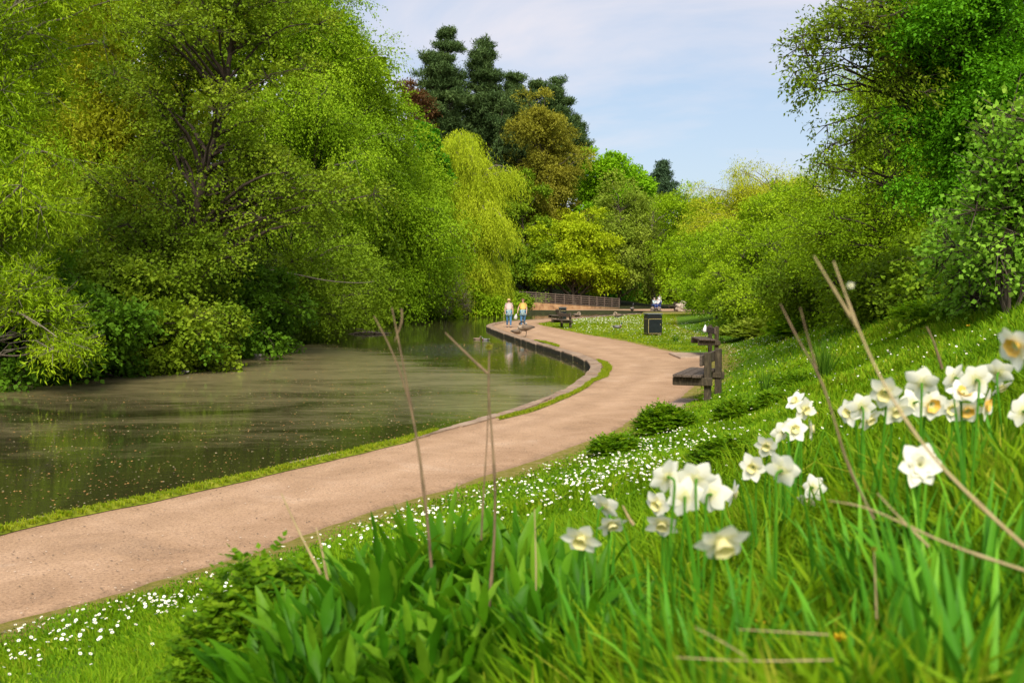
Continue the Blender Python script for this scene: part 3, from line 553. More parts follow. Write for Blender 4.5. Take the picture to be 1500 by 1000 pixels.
# dense backing wood on the left
for i, (px, py, rx, ry, Y, lb) in enumerate([(20, 120, 180, 260, 58, 'deep green backing tree behind the upper left willow'), (250, 100, 170, 260, 62, 'deep green backing tree behind the leaning alder'),
        (430, 190, 100, 210, 66, 'deep green tree seen between the alder and the tall birch'), (515, 300, 80, 110, 98, 'deep green tree low behind the loose-topped birch')]):
    tree('woodland_tree', lb, 'tree', bx_(px, Y), [E_(px, py, rx, ry, Y, 3.5), E_(px, 380, rx*1.05, 110, Y-2, 3.5)], 'deep', 'bark_dark', 110, 1.9, 60, 6, .9, .42, .30, .2, trunk_r=.3, inner=.5, group='backing wood on the left bank')
for i, (px, Y, lb) in enumerate([(-20, 31, 'leftmost of the shaded bushes in the gloom behind the bank'), (110, 33, 'shaded bush in the gloom behind the left bank bushes'), (240, 37, 'shaded bush in the gloom behind the alder trunk'), (360, 44, 'shaded bush in the gloom behind the low boughs'), (440, 61, 'shaded bush in the gloom at the back of the inlet')]):
    tree('shade_bush', lb, 'bush', bx_(px, Y), [E_(px, 440, 85, 80*31/Y, Y, 2.2)], 'deep', 'bark_dark', 50, .8, 50, 6, .5, .18, .13, .2, trunk_r=.08, low=0, inner=.4, group='shaded bushes on the left bank')
# ------------------------------------------------------------------ the wood in the middle distance
def pine(label, px, top, bot, rx, Y0, bk='bark_dark', seed=None, leaf='pine', n=80):
    Y = Y0+26; E = []; q = random.Random(px); m = 9
    for i in range(m):
        f = (i+.3)/m; w = rx*(.34+.78*min(1, f*1.7)**.8)*(1 if f < .75 else .85)*q.uniform(.72, 1.15); E.append(E_(px+q.uniform(-.25, .25)*rx, top+(bot-top)*f*.94+3, w, (bot-top)/m*.42, Y))
    tree('pine_tree', label, 'tree', bx_(px, Y), E, leaf, bk, n*2+60, .62, 42, 7, .85, .42, .10, -.9, trunk_r=.34, flat=.5, inner=.1, jag=.45, top=at_Y(px, top+10, Y), tvar=.6, group='dark pines above the wood', bough=0., limb_r=.25)
pine('tallest dark pine with a broad rounded top', 652, 46, 225, 38, 108, n=110)
pine('second tall dark pine just right of the tallest one', 710, 62, 215, 34, 112, n=90)
pine('smaller dark pine tucked at the right shoulder of the two tall ones', 755, 112, 230, 24, 114)
NTREE[0] += 500; pine('dark pine filling the dip between the smaller pine and the brownish oak', 783, 122, 270, 26, 117)
NTREE[0] -= 501
pine('dark pine whose jagged crown shows above the brownish oak', 812, 118, 250, 34, 118, n=80)
pine('rightmost dark pine at the end of the sloping crown line', 840, 172, 290, 24, 120)
tree('copper_conifer', 'small reddish-brown conifer left of the tallest pine', 'tree', bx_(612, 130), [E_(612, 135, 16, 20, 130), E_(606, 165, 24, 20, 130)], 'copper', 'bark_dark', 34, .9, 40, 6, .8, .4, .14, -.2, trunk_r=.2, flat=.4)
def cone(name, label, px, top, bot, rx, Y0, leaf, seed=None, n=16):
    Y = Y0+26; E = []
    for i in range(n):
        f = (i+.6)/n; y = top+(bot-top)*f; E.append(E_(px, y, max(.8, 1.25*rx*f**1.0*(1 if i % 2 else .72)), (bot-top)/n*.4, Y))
    tree(name, label, 'tree', bx_(px, Y), E, leaf, 'bark_dark', 220, .28, 34, 6, .6, .34, .12, .5, trunk_r=.16, flat=.45, inner=.3, jag=.12, top=at_Y(px, top+(bot-top)*.12, Y), bough=0.)
cone('cypress_tree', 'dark green conical conifer in front of the pines', 737, 132, 330, 40, 102, 'pine')
cone('spruce_tree', 'lone blue-green spruce standing against the sky above the far wood', 970, 222, 300, 31, 135, 'spruce')
tree('oak_tree', 'brownish-yellow young-leaved oak rising above the wood', 'tree', bx_(805, 126), [E_(790, 165, 32, 40, 126), E_(806, 232, 44, 60, 126), E_(790, 290, 48, 50, 126)], 'brown', 'bark', 150, .85, 60, 7, .8, .27, .15, .1, trunk_r=.35, twigs=400, jag=.35, inner=.2)
tree('lime_tree', 'vivid fresh green tree on the skyline right of the oak', 'tree', bx_(885, 130), [E_(872, 250, 36, 36, 130), E_(918, 262, 34, 32, 130), E_(890, 290, 48, 40, 130)], 'fresh', 'bark', 100, 1.0, 60, 7, .8, .34, .24, .1, trunk_r=.3)
tree('maple_tree', 'bright yellow-green spreading maple in front of the dark wood', 'tree', bx_(842, 118), [E_(842, 345, 44, 38, 118), E_(838, 390, 62, 38, 118)], 'maple', 'bark', 110, .9, 60, 7, .8, .28, .18, .1, trunk_r=.25, flat=.4)
tree('hornbeam_tree', 'mid-green tree between the weeping willow and the maple', 'tree', bx_(770, 120), [E_(765, 320, 40, 55, 121), E_(765, 390, 46, 42, 119)], 'mid', 'bark_dark', 90, 1.0, 60, 7, .8, .3, .2, .1, trunk_r=.25, flat=.5)
tree('hazel_tree', 'dark reddish-brown twiggy tree below the oak', 'tree', bx_(800, 129), [E_(800, 310, 50, 36, 129)], 'olive', 'bark_dark', 50, 1.0, 50, 6, .8, .28, .16, .1, trunk_r=.2, twigs=600)
tree('ash_tree', 'soft grey-green tree right of the maple', 'tree', bx_(905, 122), [E_(905, 310, 44, 50, 124), E_(910, 370, 44, 50, 122)], 'soft', 'bark', 90, 1.0, 60, 7, .8, .27, .17, .2, trunk_r=.22, twigs=400)
tree('ash_tree', 'thin-crowned tree with a pale bare trunk beside the far path', 'tree', bx_(957, 123), [E_(962, 320, 42, 50, 123), E_(960, 370, 40, 44, 123)], 'soft', 'bark_pale', 60, 1.0, 46, 6, .8, .22, .14, .2, trunk_r=.3, trunk=[at_Y(956, 400, 123), at_Y(954, 330, 123), at_Y(958, 305, 123)], twigs=500, inner=.1)
tree('ash_tree', 'loose yellowish tree filling the gap right of the pale trunk', 'tree', bx_(1010, 116), [E_(1008, 320, 32, 40, 118), E_(1000, 390, 34, 45, 116)], 'thicket', 'bark', 80, .9, 55, 6, .8, .24, .15, .2, trunk_r=.2)
for px, py, rx, ry, Y, lf, lb in [(700, 360, 60, 90, 118, 'deep', 'dark backing tree behind the weeping willow'), (770, 340, 60, 110, 126, 'deep', 'dark backing tree behind the oak'), (850, 360, 60, 90, 126, 'deep', 'dark backing tree behind the maple'), (935, 370, 62, 75, 124, 'deep', 'dark backing tree behind the pale trunk'), (1020, 380, 62, 75, 124, 'deep', 'dark backing tree at the end of the far path'),
        (1100, 350, 70, 90, 118, 'mid', 'mid-green backing tree behind the yellow willow'), (640, 300, 60, 120, 118, 'deep', 'dark backing tree left of the ivy-clad trunk'), (690, 220, 60, 70, 122, 'pine', 'dark backing tree beneath the two tall pines'), (900, 300, 60, 50, 122, 'mid', 'mid-green backing tree behind the vivid lime')]:
    Y += 34; tree('woodland_tree', lb, 'tree', bx_(px, Y), [E_(px, py, rx, ry, Y, 4.5), E_(px, 420, rx, 34, Y, 4)], lf, 'bark_dark', 90, 2.1, 60, 6, 1.0, .5, .36, .2, trunk_r=.35, inner=.4, low=0, group='backing wood beyond the far path')
tree('holly_bush', 'deep green bush behind the right end of the wooden fence', 'bush', bx_(915, 142), [E_(912, 420, 26, 26, 142)], 'ivy', 'bark_dark', 30, .9, 50, 6, .6, .26, .18, .1, trunk_r=.1, low=0)
tree('hazel_bush', 'bright green bush behind the middle of the wooden fence', 'bush', bx_(800, 143), [E_(800, 410, 70, 28, 145, 2)], 'mid', 'bark_dark', 50, 1., 50, 6, .6, .28, .19, .1, trunk_r=.1, low=.3)
tree('bank_bush', 'low dark bush on the bank at the left end of the fence', 'bush', bx_(757, 106), [E_(757, 442, 10, 8, 106)], 'mid', 'bark_dark', 22, .7, 45, 6, .5, .22, .15, .1, trunk_r=.08, low=0)
# ------------------------------------------------------------------ right side
tree('golden_willow', 'golden yellow-green willow crown rising behind the thicket', 'tree', bx_(1120, 80), [E_(1130, 290, 62, 50, 80), E_(1180, 320, 50, 46, 78), E_(1070, 320, 40, 40, 80)], 'yellow', 'bark_pale', 120, .8, 56, 10, 1.0, .2, .06, .9, trunk_r=.3, twigs=600, jag=.3)
tree('golden_willow', 'smaller yellow-green willow left of the golden crown', 'tree', bx_(1040, 82), [E_(1045, 330, 34, 45, 82), E_(1035, 380, 34, 44, 80)], 'thicket', 'bark_pale', 70, .8, 56, 9, .8, .2, .09, .6, trunk_r=.2, twigs=300)
for px, py, rx, ry, Y, X, lb in [(1050, 390, 46, 60, 62, None, 'yellow-green aspen thicket, farthest left clump of it'), (1110, 370, 55, 75, 50, None, 'yellow-green aspen clump at the centre of the thicket'), (1170, 385, 50, 75, 41, None, 'aspen clump right of the centre of the thicket'),
        (1225, 380, 50, 80, 36, None, 'aspen clump behind the rush tuft'), (1290, 390, 52, 70, 31, None, 'aspen clump below the spreading hawthorn'), (1140, 320, 60, 50, 54, None, 'thin topped aspen clump in front of the golden willow')]:
    tree('aspen_clump', lb, 'bush', bx_(px, Y), [E_(px, py, rx, ry, Y), E_(px-8, py+35, rx, ry*.6, Y-1)], 'thicket', 'bark', 75, .5, 60, 7, .45, .10*(Y/45)**.5, .08*(Y/45)**.5, -.1, trunk_r=.05, twigs=900, updir=.5, jag=.3, group='yellow-green aspen thicket')
tree('hawthorn_tree', 'wide spreading tree with flat layers of small leaves above the thicket', 'tree', bx_(1330, 29), [E_(1300, 260, 105, 75, 29, 2.4), E_(1325, 165, 42, 80, 29, 2), E_(1310, 370, 110, 62, 28, 2), E_(1240, 330, 60, 50, 29, 1.6)],
     'layer', 'bark_dark', 170, .6, 60, 8, .5, .085, .06, .05, trunk_r=.18, twigs=1500, flat=.3, updir=1.6)
tree('overhanging_tree', 'tree whose dark bough and clustered leaves reach out over the sky at the top right', 'tree', bx_(1440, 22), [E_(1215, 60, 62, 52, 20, .9), E_(1180, 110, 28, 50, 20, .7), E_(1270, 35, 70, 45, 20, .9), E_(1235, 190, 40, 45, 20.5, .7), E_(1300, 90, 50, 80, 20.5, 1)],
     'alder', 'bark_dark', 92, .28, 12, 8, .32, .10, .045, .3, trunk_r=.24, trunk=[at_Y(1430, 200, 22), at_Y(1400, 100, 21.5), at_Y(1360, 55, 21), at_Y(1325, 20, 20.5), at_Y(1290, -30, 20)], twigs=260, limb_r=.10, jag=.4)
tree('dense_hornbeam', 'dense rich green tree with horizontal layers in the upper right corner', 'tree', bx_(1450, 20), [E_(1465, 60, 90, 150, 20, 1.8), E_(1480, 240, 80, 110, 20, 1.8), E_(1415, 130, 45, 120, 20.5, 1.5)],
     'hornbeam', 'bark_dark', 190, .42, 90, 8, .4, .085, .055, .35, trunk_r=.2, flat=.3, updir=1.6, inner=.3)
tree('woodland_tree', 'mid-green backing tree behind the spreading hawthorn', 'tree', bx_(1330, 42), [E_(1400, 190, 70, 150, 42, 3), E_(1330, 360, 110, 70, 40, 3)], 'mid', 'bark_dark', 100, 1.2, 60, 6, .7, .24, .17, .1, trunk_r=.25, inner=.4)
tree('woodland_tree', 'deep green backing tree behind the upper right corner', 'tree', bx_(1470, 32), [E_(1470, 150, 120, 250, 32, 2.5)], 'deep', 'bark_dark', 100, 1.2, 60, 6, .7, .24, .17, .1, trunk_r=.25, inner=.4)
tree('alder_sapling', 'near sapling with large pale green leaves at the right edge', 'sapling', bx_(1475, 12.5), [E_(1480, 300, 58, 110, 12.5, .8), E_(1440, 350, 50, 60, 12.7, .7), E_(1470, 190, 36, 60, 12.5, .5)],
     'sapling', 'bark', 62, .24, 22, 6, .26, .075, .062, -.1, trunk_r=.035, trunk=[at_Y(1478, 330, 12.5), at_Y(1484, 240, 12.5), at_Y(1480, 160, 12.5)], twigs=700, updir=.8, jag=.3)
tree('alder_sapling', 'lower sapling with pale round leaves in front of the dark undergrowth at right', 'sapling', bx_(1425, 14.5), [E_(1430, 385, 66, 42, 14.5, .8), E_(1400, 330, 44, 40, 14.5, .7)],
     'sapling', 'bark', 44, .24, 20, 6, .26, .075, .062, -.1, trunk_r=.03, twigs=500, updir=.8)
for px, py, rx, ry, Y, lb in [(1220, 430, 60, 34, 33, 'bramble bush at the foot of the thicket behind the rush tuft'), (1330, 425, 80, 36, 24, 'dark bramble bush at the top of the grassy bank'), (1450, 400, 70, 40, 18, 'dark bramble bush under the saplings at the right edge'), (1120, 440, 60, 30, 46, 'bramble bush at the foot of the thicket beyond the benches')]:
    tree('bramble_bush', lb, 'bush', bx_(px, Y), [E_(px, py, rx, ry, Y, 1.4)], 'mid', 'bark_dark', 60, .42, 60, 6, .35, .11, .085, .1, trunk_r=.04, twigs=500, group='brambles along the top of the bank')
# ------------------------------------------------------------------ grass and low plants
GX = np.arange(-24, 62, .2); GY = np.arange(-4, 132, .2); _X, _Y = np.meshgrid(GX, GY)
GZ = gz(_X.ravel(), _Y.ravel()).reshape(_X.shape); GD = bank_d(_X.ravel(), _Y.ravel()).reshape(_X.shape); GL = inside(_X.ravel(), _Y.ravel(), LAWNP).reshape(_X.shape)
def look(G, X, Y):
    fx = np.clip((X-GX[0])/.2, 0, len(GX)-1.001); fy = np.clip((Y-GY[0])/.2, 0, len(GY)-1.001); i = fx.astype(int); j = fy.astype(int); a = fx-i; b = fy-j
    return (G[j, i]*(1-a)+G[j, i+1]*a)*(1-b)+(G[j+1, i]*(1-a)+G[j+1, i+1]*a)*b
def hits(px, py):
    """points of the ground seen at many pixels"""
    a = (px-750)/F; b = (500-py)/F; dx, dy, dz = a, cp+b*sp, -sp+b*cp; X = np.full(px.shape, np.nan); Y = X.copy(); prev = np.ones(px.shape, bool); done = ~prev
    for yy in np.concatenate([np.arange(1.2, 12, .04), np.arange(12, 30, .1), np.arange(30, 130, .3)]):
        t = yy/dy; z = H+dz*t; x = dx*t; m = ~done & (z < look(GZ, x, yy*np.ones_like(x))); X[m] = x[m]; Y[m] = yy; done |= m
    return X, Y, done
def blades(P, h, w, az, lean, var):
    """P base, h height, w width, az direction of the lean, lean as a share of h"""
    n = len(P); d = np.stack([np.cos(az), np.sin(az), np.zeros(n)], 1); f = az+rng.uniform(-1.6, 1.6, n); s = np.stack([-np.sin(f), np.cos(f), np.zeros(n)], 1)*(w/2)[:, None]
    up = np.array([0, 0, 1.]); hh = h[:, None]; ln = lean[:, None]; V = np.empty((n, 5, 3))
    V[:, 0] = P-s; V[:, 1] = P+s; mid = P+up*hh*.58+d*hh*ln*.35; V[:, 2] = mid-s*.8; V[:, 3] = mid+s*.8; V[:, 4] = P+up*hh*(1-.35*ln)+d*hh*ln
    b = np.arange(n)[:, None]*5; Fs = np.stack([b+[[0, 1, 3]], b+[[0, 3, 2]], b+[[2, 3, 4]]], 1).reshape(-1, 3)
    return V.reshape(-1, 3), Fs, np.repeat(var, 3)
def grass(n, y0, y1, pw, hf, wf, name='grass', mat='grass', keep=None, umax=.85, dark=0.):
    q = rng.random(n); e = pw+1; Y = (y0**e+q*(y1**e-y0**e))**(1/e); X = rng.uniform(-umax, umax, n)*Y+rng.normal(size=n)*.2
    D = look(GD, X, Y); k = (D > .05+.55*vnoise(X, Y, .5, 12)*rng.random(n)**.5) & (D < 13) if keep is None else keep(X, Y, D); X, Y, D = X[k], Y[k], D[k]; n = len(X)
    Z = look(GZ, X, Y)-.01; nz = vnoise(X, Y, .45, 21); nb = vnoise(X, Y, 1.6, 22); h = hf(X, Y, D, nz)*(.55+.8*rng.random(n)); w = wf(X, Y, D)*(.7+.6*rng.random(n))
    az = 2*math.pi*(vnoise(X, Y, .8, 30))+rng.normal(size=n)*1.1; v = np.clip(.15+.35*nb+.25*nz+.3*rng.normal(size=n)*.6, 0, 1)
    return blades(np.stack([X, Y, Z], 1), h, w, az, rng.uniform(.1, .8, n), v)
def coarse(X, Y, D, q): return np.interp(D, [0, 2.2, 3.4, 6], [.03, .06, .14, .20])*(.35+1.2*q)
parts = [grass(44000, 1.0, 7, -.2, coarse, lambda X, Y, D: .007+.004*np.clip(D-2.5, 0, 2)), grass(180000, 1.0, 6, -.3, lambda X, Y, D, q: np.interp(D, [0, .6, 2, 3.2, 6], [.03, .045, .06, .10, .13])*(.4+1.2*q), lambda X, Y, D: .0035+.0012*Y/2+.0012*np.clip(D-3, 0, 2)),
         grass(330000, 5, 22, -.5, lambda X, Y, D, q: np.interp(D, [0, .6, 2, 3.2, 6], [.025, .04, .06, .10, .16])*(.6+.8*q), lambda X, Y, D: .006+.0011*Y),
         grass(120000, 20, 60, -.5, lambda X, Y, D, q: np.interp(D, [0, .6, 2, 6], [.03, .05, .09, .2])*(.6+.8*q), lambda X, Y, D: .012+.0012*Y)]
for k_, (V, Fs, v) in enumerate(parts):
    tag(np_mesh('grass', V, Fs, M['grass'], var=v), ['coarse broad-bladed grass among the flowers in the foreground', 'long green grass growing close to the camera', 'green grass on the bank beside the path', 'grass on the far part of the bank'][k_], 'grass', kind='stuff')
V, Fs, v = grass(120000, 36, 96, 0., lambda X, Y, D, q: .05*(.5+q), lambda X, Y, D: .03+.0006*Y, keep=lambda X, Y, D: look(GL.astype(float), X, Y) > .8, umax=.2)
tag(np_mesh('lawn_grass', V, Fs, M['lawn'], var=v), 'short grass of the lawn inside the bend of the path', 'grass', kind='stuff')
# mossy grass along the kerb
def verge(name, s0, s1, o0, o1, label, seed=1, n=9000):
    q = np.linspace(s0, s1, 160); a = np.array([kpt(s, o0+.03*math.sin(s*3.1+seed)*math.sin(s*1.3)) for s in q]); env = np.minimum(1, np.minimum(q-s0, s1-q)/1.2)
    b = np.array([kpt(s, o0+.03+(o1-o0)*e*(.8+.3*float(vnoise(np.array([s]), np.array([seed*9.]), .35, 4)[0]))) for s, e in zip(q, env)])
    V = np.vstack([np.column_stack([a, np.full(160, .036)]), np.column_stack([(a+b)/2, np.full(160, .042)]), np.column_stack([b, np.full(160, .004)])]); i = np.arange(480).reshape(3, 160)
    Fs = np.stack([i[:-1, :-1], i[1:, :-1], i[1:, 1:], i[:-1, 1:]], -1).reshape(-1, 4)
    tag(np_mesh('verge', V, Fs, MOSS, smooth=True), kind='structure')
    k = rng.integers(0, 159, n); f = rng.random(n); p = (a[k]*(1-f)[:, None]+b[k]*f[:, None]); p += rng.normal(size=(n, 2))*.02
    V, Fs, v = blades(np.column_stack([p, np.full(n, .03)]), rng.uniform(.02, .05, n), np.full(n, .010), rng.uniform(0, 6.3, n), rng.uniform(.1, .8, n), rng.random(n))
    tag(np_mesh('verge_grass', V, Fs, M['lawn'], var=v), label, 'grass', kind='stuff')
MOSS = pmat('moss', [(.3, (.10, .13, .01)), (.5, (.18, .22, .012)), (.7, (.27, .28, .03))], .95, 6, .8, 60, spec=.1)
def s_at(px, py):
    p = at_z(px, py)[:2]; return float(np.argmin(np.hypot(*(KF-p).T)))/(len(KF)-1)*KL
verge('verge', 1.5, s_at(640, 630), .05, .24, 'narrow strip of mossy grass between the path and the pond edge', 1, 14000)
verge('verge', s_at(700, 612), s_at(848, 556), .35, .42, 'thin mossy grass line along the bend of the kerb', 2, 4000)
verge('verge', s_at(845, 558), s_at(858, 528), .38, .58, 'green mossy patch beside the kerb on the bend', 3, 5000)
verge('verge', s_at(800, 509), s_at(770, 499), .4, .7, 'mossy patch beside the kerb near the geese', 4, 3000)
# daisies
PATCH = [(230, 893, 40, 9, 60), (80, 930, 60, 18, 60), (30, 975, 40, 20, 22), (330, 855, 60, 22, 70), (430, 820, 50, 14, 60), (540, 785, 60, 18, 260), (610, 765, 60, 16, 260), (700, 745, 70, 20, 420), (770, 718, 45, 16, 220), (860, 705, 55, 17, 420), (920, 685, 60, 22, 520),
         (950, 655, 50, 15, 360), (1010, 640, 40, 14, 160), (1000, 690, 60, 18, 110), (1100, 640, 90, 30, 90), (1120, 545, 60, 22, 260), (1090, 505, 55, 9, 420), (1000, 492, 45, 6, 500), (1130, 490, 60, 8, 200), (900, 471, 45, 3.5, 900), (865, 467, 40, 3, 900), (940, 480, 50, 5, 500),
         (870, 483, 60, 4, 260), (1200, 530, 90, 22, 130), (1320, 520, 110, 25, 80), (1240, 640, 80, 30, 60), (1390, 490, 80, 20, 40), (1050, 610, 40, 18, 60), (930, 720, 90, 22, 90), (1270, 575, 70, 20, 60), (1130, 590, 50, 20, 70)]
PATCH = [(a, b, c, d, int(n*(1.6 if (a < 380 and b > 800) else .34 if 380 < a < 880 and b > 680 else .42 if b > 520 else .75))) for a, b, c, d, n in PATCH]
PX = np.concatenate([rng.normal(a, c, n) for a, b, c, d, n in PATCH]); PY = np.concatenate([rng.normal(b, d, n) for a, b, c, d, n in PATCH])
X, Y, ok = hits(PX, PY); ok &= ((look(GD, X, Y) > .35) | (look(GL.astype(float), X, Y) > .9)) & np.isfinite(X); X, Y = X[ok], Y[ok]; n = len(X)
Z = look(GZ, X, Y)+.045+.03*rng.random(n)+.02*np.clip(look(GD, X, Y)-2, 0, 2); a = np.arange(8)*math.pi/4; r0 = (.0085+.006*rng.random(n))*(1+np.clip(Y-40, 0, 50)/45)*np.where(Y < 7.5, .8, 1)
nn = unit(np.column_stack([rng.normal(size=n)*.35, rng.normal(size=n)*.35-.25, np.ones(n)])); s1 = unit(np.cross(nn, [0, 1., 0])); s2 = np.cross(nn, s1); C = np.column_stack([X, Y, Z])
ring = lambda r, up: C[:, None]+(s1[:, None]*np.cos(a)[None, :, None]+s2[:, None]*np.sin(a)[None, :, None])*r[:, None, None]+nn[:, None]*up
V = np.concatenate([ring(r0, .002), ring(r0*.36, .0), ring(r0*.36, .004)], 1); b = np.arange(n)[:, None, None]*24; j = np.arange(8); jn = (j+1) % 8
petal = b+np.stack([j, jn, jn+8, j+8], 1)[None]; cent = b+np.array([[16, 17, 18, 19], [16, 19, 20, 23], [20, 21, 22, 23]])[None]
FF = np.concatenate([petal, cent], 1).reshape(-1, 4); mi = np.tile([0]*8+[1]*3, n)
tag(np_mesh('daisies', V.reshape(-1, 3), FF, [M['flower_white'], M['flower_yellow']], mi=mi), 'white daisies scattered over the grass beside the path', 'daisies', kind='stuff')
# specks floating on the pond and grit on the path
def flat_bits(name, X, Y, Z, r, mats, mi, label, cat):
    n = len(X); a0 = rng.uniform(0, 6.3, n); V = np.empty((n, 4, 3)); el = rng.uniform(.5, 1, n)
    for k in range(4):
        rr_ = r*(1 if k % 2 == 0 else 1)*np.where(k % 2 == 0, 1, el); V[:, k, 0] = X+np.cos(a0+k*math.pi/2)*rr_; V[:, k, 1] = Y+np.sin(a0+k*math.pi/2)*rr_; V[:, k, 2] = Z+rng.normal(size=n)*r*.12
    tag(np_mesh(name, V.reshape(-1, 3), np.arange(n*4).reshape(-1, 4), mats, mi=mi), label, cat, kind='stuff')
n = 24000; Y = rng.uniform(7, 45, n)**1.0; X = rng.uniform(-.58, .25, n)*Y; k = inside(X, Y, PONDS) & (vnoise(X*.6, Y*1.4, 1.5, 41)*.6+vnoise(X, Y*2, .6, 42)*.4 > .40+.25*rng.random(n)*(Y > 20)); X, Y = X[k], Y[k]; n = len(X)
flat_bits('floating_petals', X, Y, WZ+.006, rng.uniform(.005, .015, n)*(1+Y/45), [plain('fallen_catkin', (.42, .22, .06), .7, .3), plain('fallen_pale_petal', (.38, .30, .16), .7, .2), plain('fallen_green', (.25, .24, .06), .7, .2)], rng.choice(3, n, p=[.55, .2, .25]), 'tiny orange and straw-coloured petals floating on the pond', 'floating petals')
n = 9000; Y = rng.uniform(6, 26, n); X = rng.uniform(-.58, .25, n)*Y; dk_, _ = seg_dist(X, Y, KERBS); k = (look(GD, X, Y) < .35) & ~inside(X, Y, PONDS) & (dk_ > .3); X, Y = X[k], Y[k]; n = len(X)
flat_bits('path_grit', X, Y, np.maximum(look(GZ, X, Y), 0)+.006, rng.uniform(.004, .013, n), [plain('grit_dark', (.10, .075, .05), .9, .2), plain('grit_pale', (.55, .43, .32), .9, .2)], rng.choice(2, n, p=[.65, .35]), 'loose grit and crumbs of leaf on the path', 'grit')

# ------------------------------------------------------------------ broad leaves
def ribbons(B, az, L, Wd, tilt, bend, prof, n=7, fold=.18, tw=None, wave=0.):
    """arching leaves rooted at B, leaning to az; tilt and bend in radians from the vertical"""
    m = len(B); t = np.linspace(0, 1, n); th = tilt[:, None]+bend[:, None]*t[None]**1.3; ds = L[:, None]/(n-1)
    r = np.concatenate([np.zeros((m, 1)), np.cumsum(np.sin((th[:, 1:]+th[:, :-1])/2)*ds, 1)], 1); z = np.concatenate([np.zeros((m, 1)), np.cumsum(np.cos((th[:, 1:]+th[:, :-1])/2)*ds, 1)], 1)
    d = np.stack([np.cos(az), np.sin(az), 0*az], 1)
    tw = np.zeros(m) if tw is None else tw; sd = np.stack([-np.sin(az), np.cos(az), 0*az], 1)
    P = B[:, None]+d[:, None]*r[..., None]; P[..., 2] += z
    nrm = d[:, None]*(-np.cos(th))[..., None]; nrm[..., 2] += np.sin(th); w = Wd[:, None]*prof(t)[None]/2; c, s_ = np.cos(tw)[:, None, None], np.sin(tw)[:, None, None]; S = sd[:, None]*c+nrm*s_
    u1 = nrm*(w*(fold*2+.5*wave*np.sin(t*19+az[:, None]*7)))[..., None]; u2 = nrm*(w*(fold*2+.5*wave*np.sin(t*17+2+az[:, None]*5)))[..., None]
    V = np.stack([P-S*w[..., None]+u1, P, P+S*w[..., None]+u2], 2)
    b = np.arange(m)[:, None, None]*n*3; q = []
    for i in range(n-1):
        for j in range(2): q.append([i*3+j, i*3+j+1, i*3+j+4, i*3+j+3])
    return V.reshape(-1, 3), (b+np.array(q)[None]).reshape(-1, 4), (n-1)*2
lance = lambda t: np.clip(np.sin(math.pi*np.clip(t, 0, 1)**.85), 0, 1)**.8*(1-.0*t)+.06*(1-t)
strap = lambda t: np.clip(1-t**3.5, .04, 1)
def leaf_plant(name, label, cat, base, nl, L, Wd, spread, mat, tilt=(.1, .9), bend=(.2, 1.0), prof=lance, n=7, seed=0, group=None, fold=.18, mound=0.):
    r = np.random.default_rng(seed+500); B0 = np.array(base, float); root = thing(name, label, cat, B0, 0, group)
    az = r.uniform(0, 2*math.pi, nl); off = np.stack([np.cos(az), np.sin(az), 0*az], 1)*(spread*r.random(nl)**.5)[:, None]; off[:, 2] = mound*r.random(nl)**.8*(1-.45*(np.hypot(off[:, 0], off[:, 1])/spread)**2); az = az+r.normal(size=nl)*.5
    V, Fs, k = ribbons(off+np.array([0, 0, -.02]), az, L*r.uniform(.6, 1.15, nl), Wd*r.uniform(.7, 1.2, nl), r.uniform(*tilt, nl), r.uniform(*bend, nl), prof, n, fold, r.normal(size=nl)*.35, .45 if mat == 'dock' else 0.)
    np_mesh('foliage', V, Fs, M[mat], root, np.clip(np.repeat(r.random(nl)**1.3, k)+np.tile(np.linspace(-.12, .12, k), nl), 0, 1), smooth=True); return root
def gp(px, Y): X = at_Y(px, 500, Y)[0]; return (X, Y, gz1(X, Y))
DOCK = [(430, 2.75, 44, .26, .065, 'broad-leaved plant at the left end of the foreground clump beside the ferny bush', .26), (505, 3.1, 40, .27, .07, 'broad-leaved plant behind the arching leaves, left back of the clump', .34), (790, 3.1, 36, .28, .06, 'broad-leaved plant at the right back of the foreground clump', .32),
        (640, 3.05, 54, .30, .075, 'broad-leaved plant with tall upright leaves at the middle of the foreground clump', .34), (735, 3.0, 50, .29, .07, 'broad-leaved plant with dark leaves right of the two brown stalks', .30), (560, 2.75, 50, .27, .07, 'broad-leaved plant with arching leaves left of the middle of the foreground clump', .30),
        (470, 2.35, 44, .24, .06, 'pale-edged broad-leaved plant lowest at the left of the foreground clump', .16), (820, 2.75, 36, .28, .06, 'broad-leaved plant at the right of the foreground clump by the leftmost daffodil', .26), (690, 2.4, 50, .22, .06, 'broad-leaved plant low at the bottom centre of the photo', .22), (600, 2.25, 40, .20, .055, 'broad-leaved plant at the bottom edge, left of centre', .16), (860, 2.3, 26, .24, .05, 'narrow-leaved plant at the bottom under the leftmost daffodils', .2), (545, 3.3, 30, .25, .06, 'small broad-leaved plant at the back left of the foreground clump', .26), (680, 3.3, 34, .27, .065, 'broad-leaved plant at the back of the foreground clump between the brown stalks', .34), (760, 2.5, 36, .22, .06, 'broad-leaved plant low in front of the dark leaves right of centre', .2)]
TOPY = {430: 850, 505: 805, 790: 775, 640: 745, 735: 765, 560: 780, 470: 850, 820: 790, 690: 840, 600: 880, 860: 830, 545: 800, 680: 752, 760: 830}
for i, (px, Y, nl, L_, w_, lb, md) in enumerate(DOCK):
    p_ = gp(px, Y); md = max(.08, at_Y(px, TOPY[px]-14, Y)[2]-p_[2]-L_*.5); leaf_plant('dock_plant', lb, 'plant', p_, int(nl*(2.6+4*md)), L_*.74, w_*.52, .21, 'dock', (.0, .75), (.1, .9), n=10, seed=i, group='broad-leaved foreground plants', mound=md)
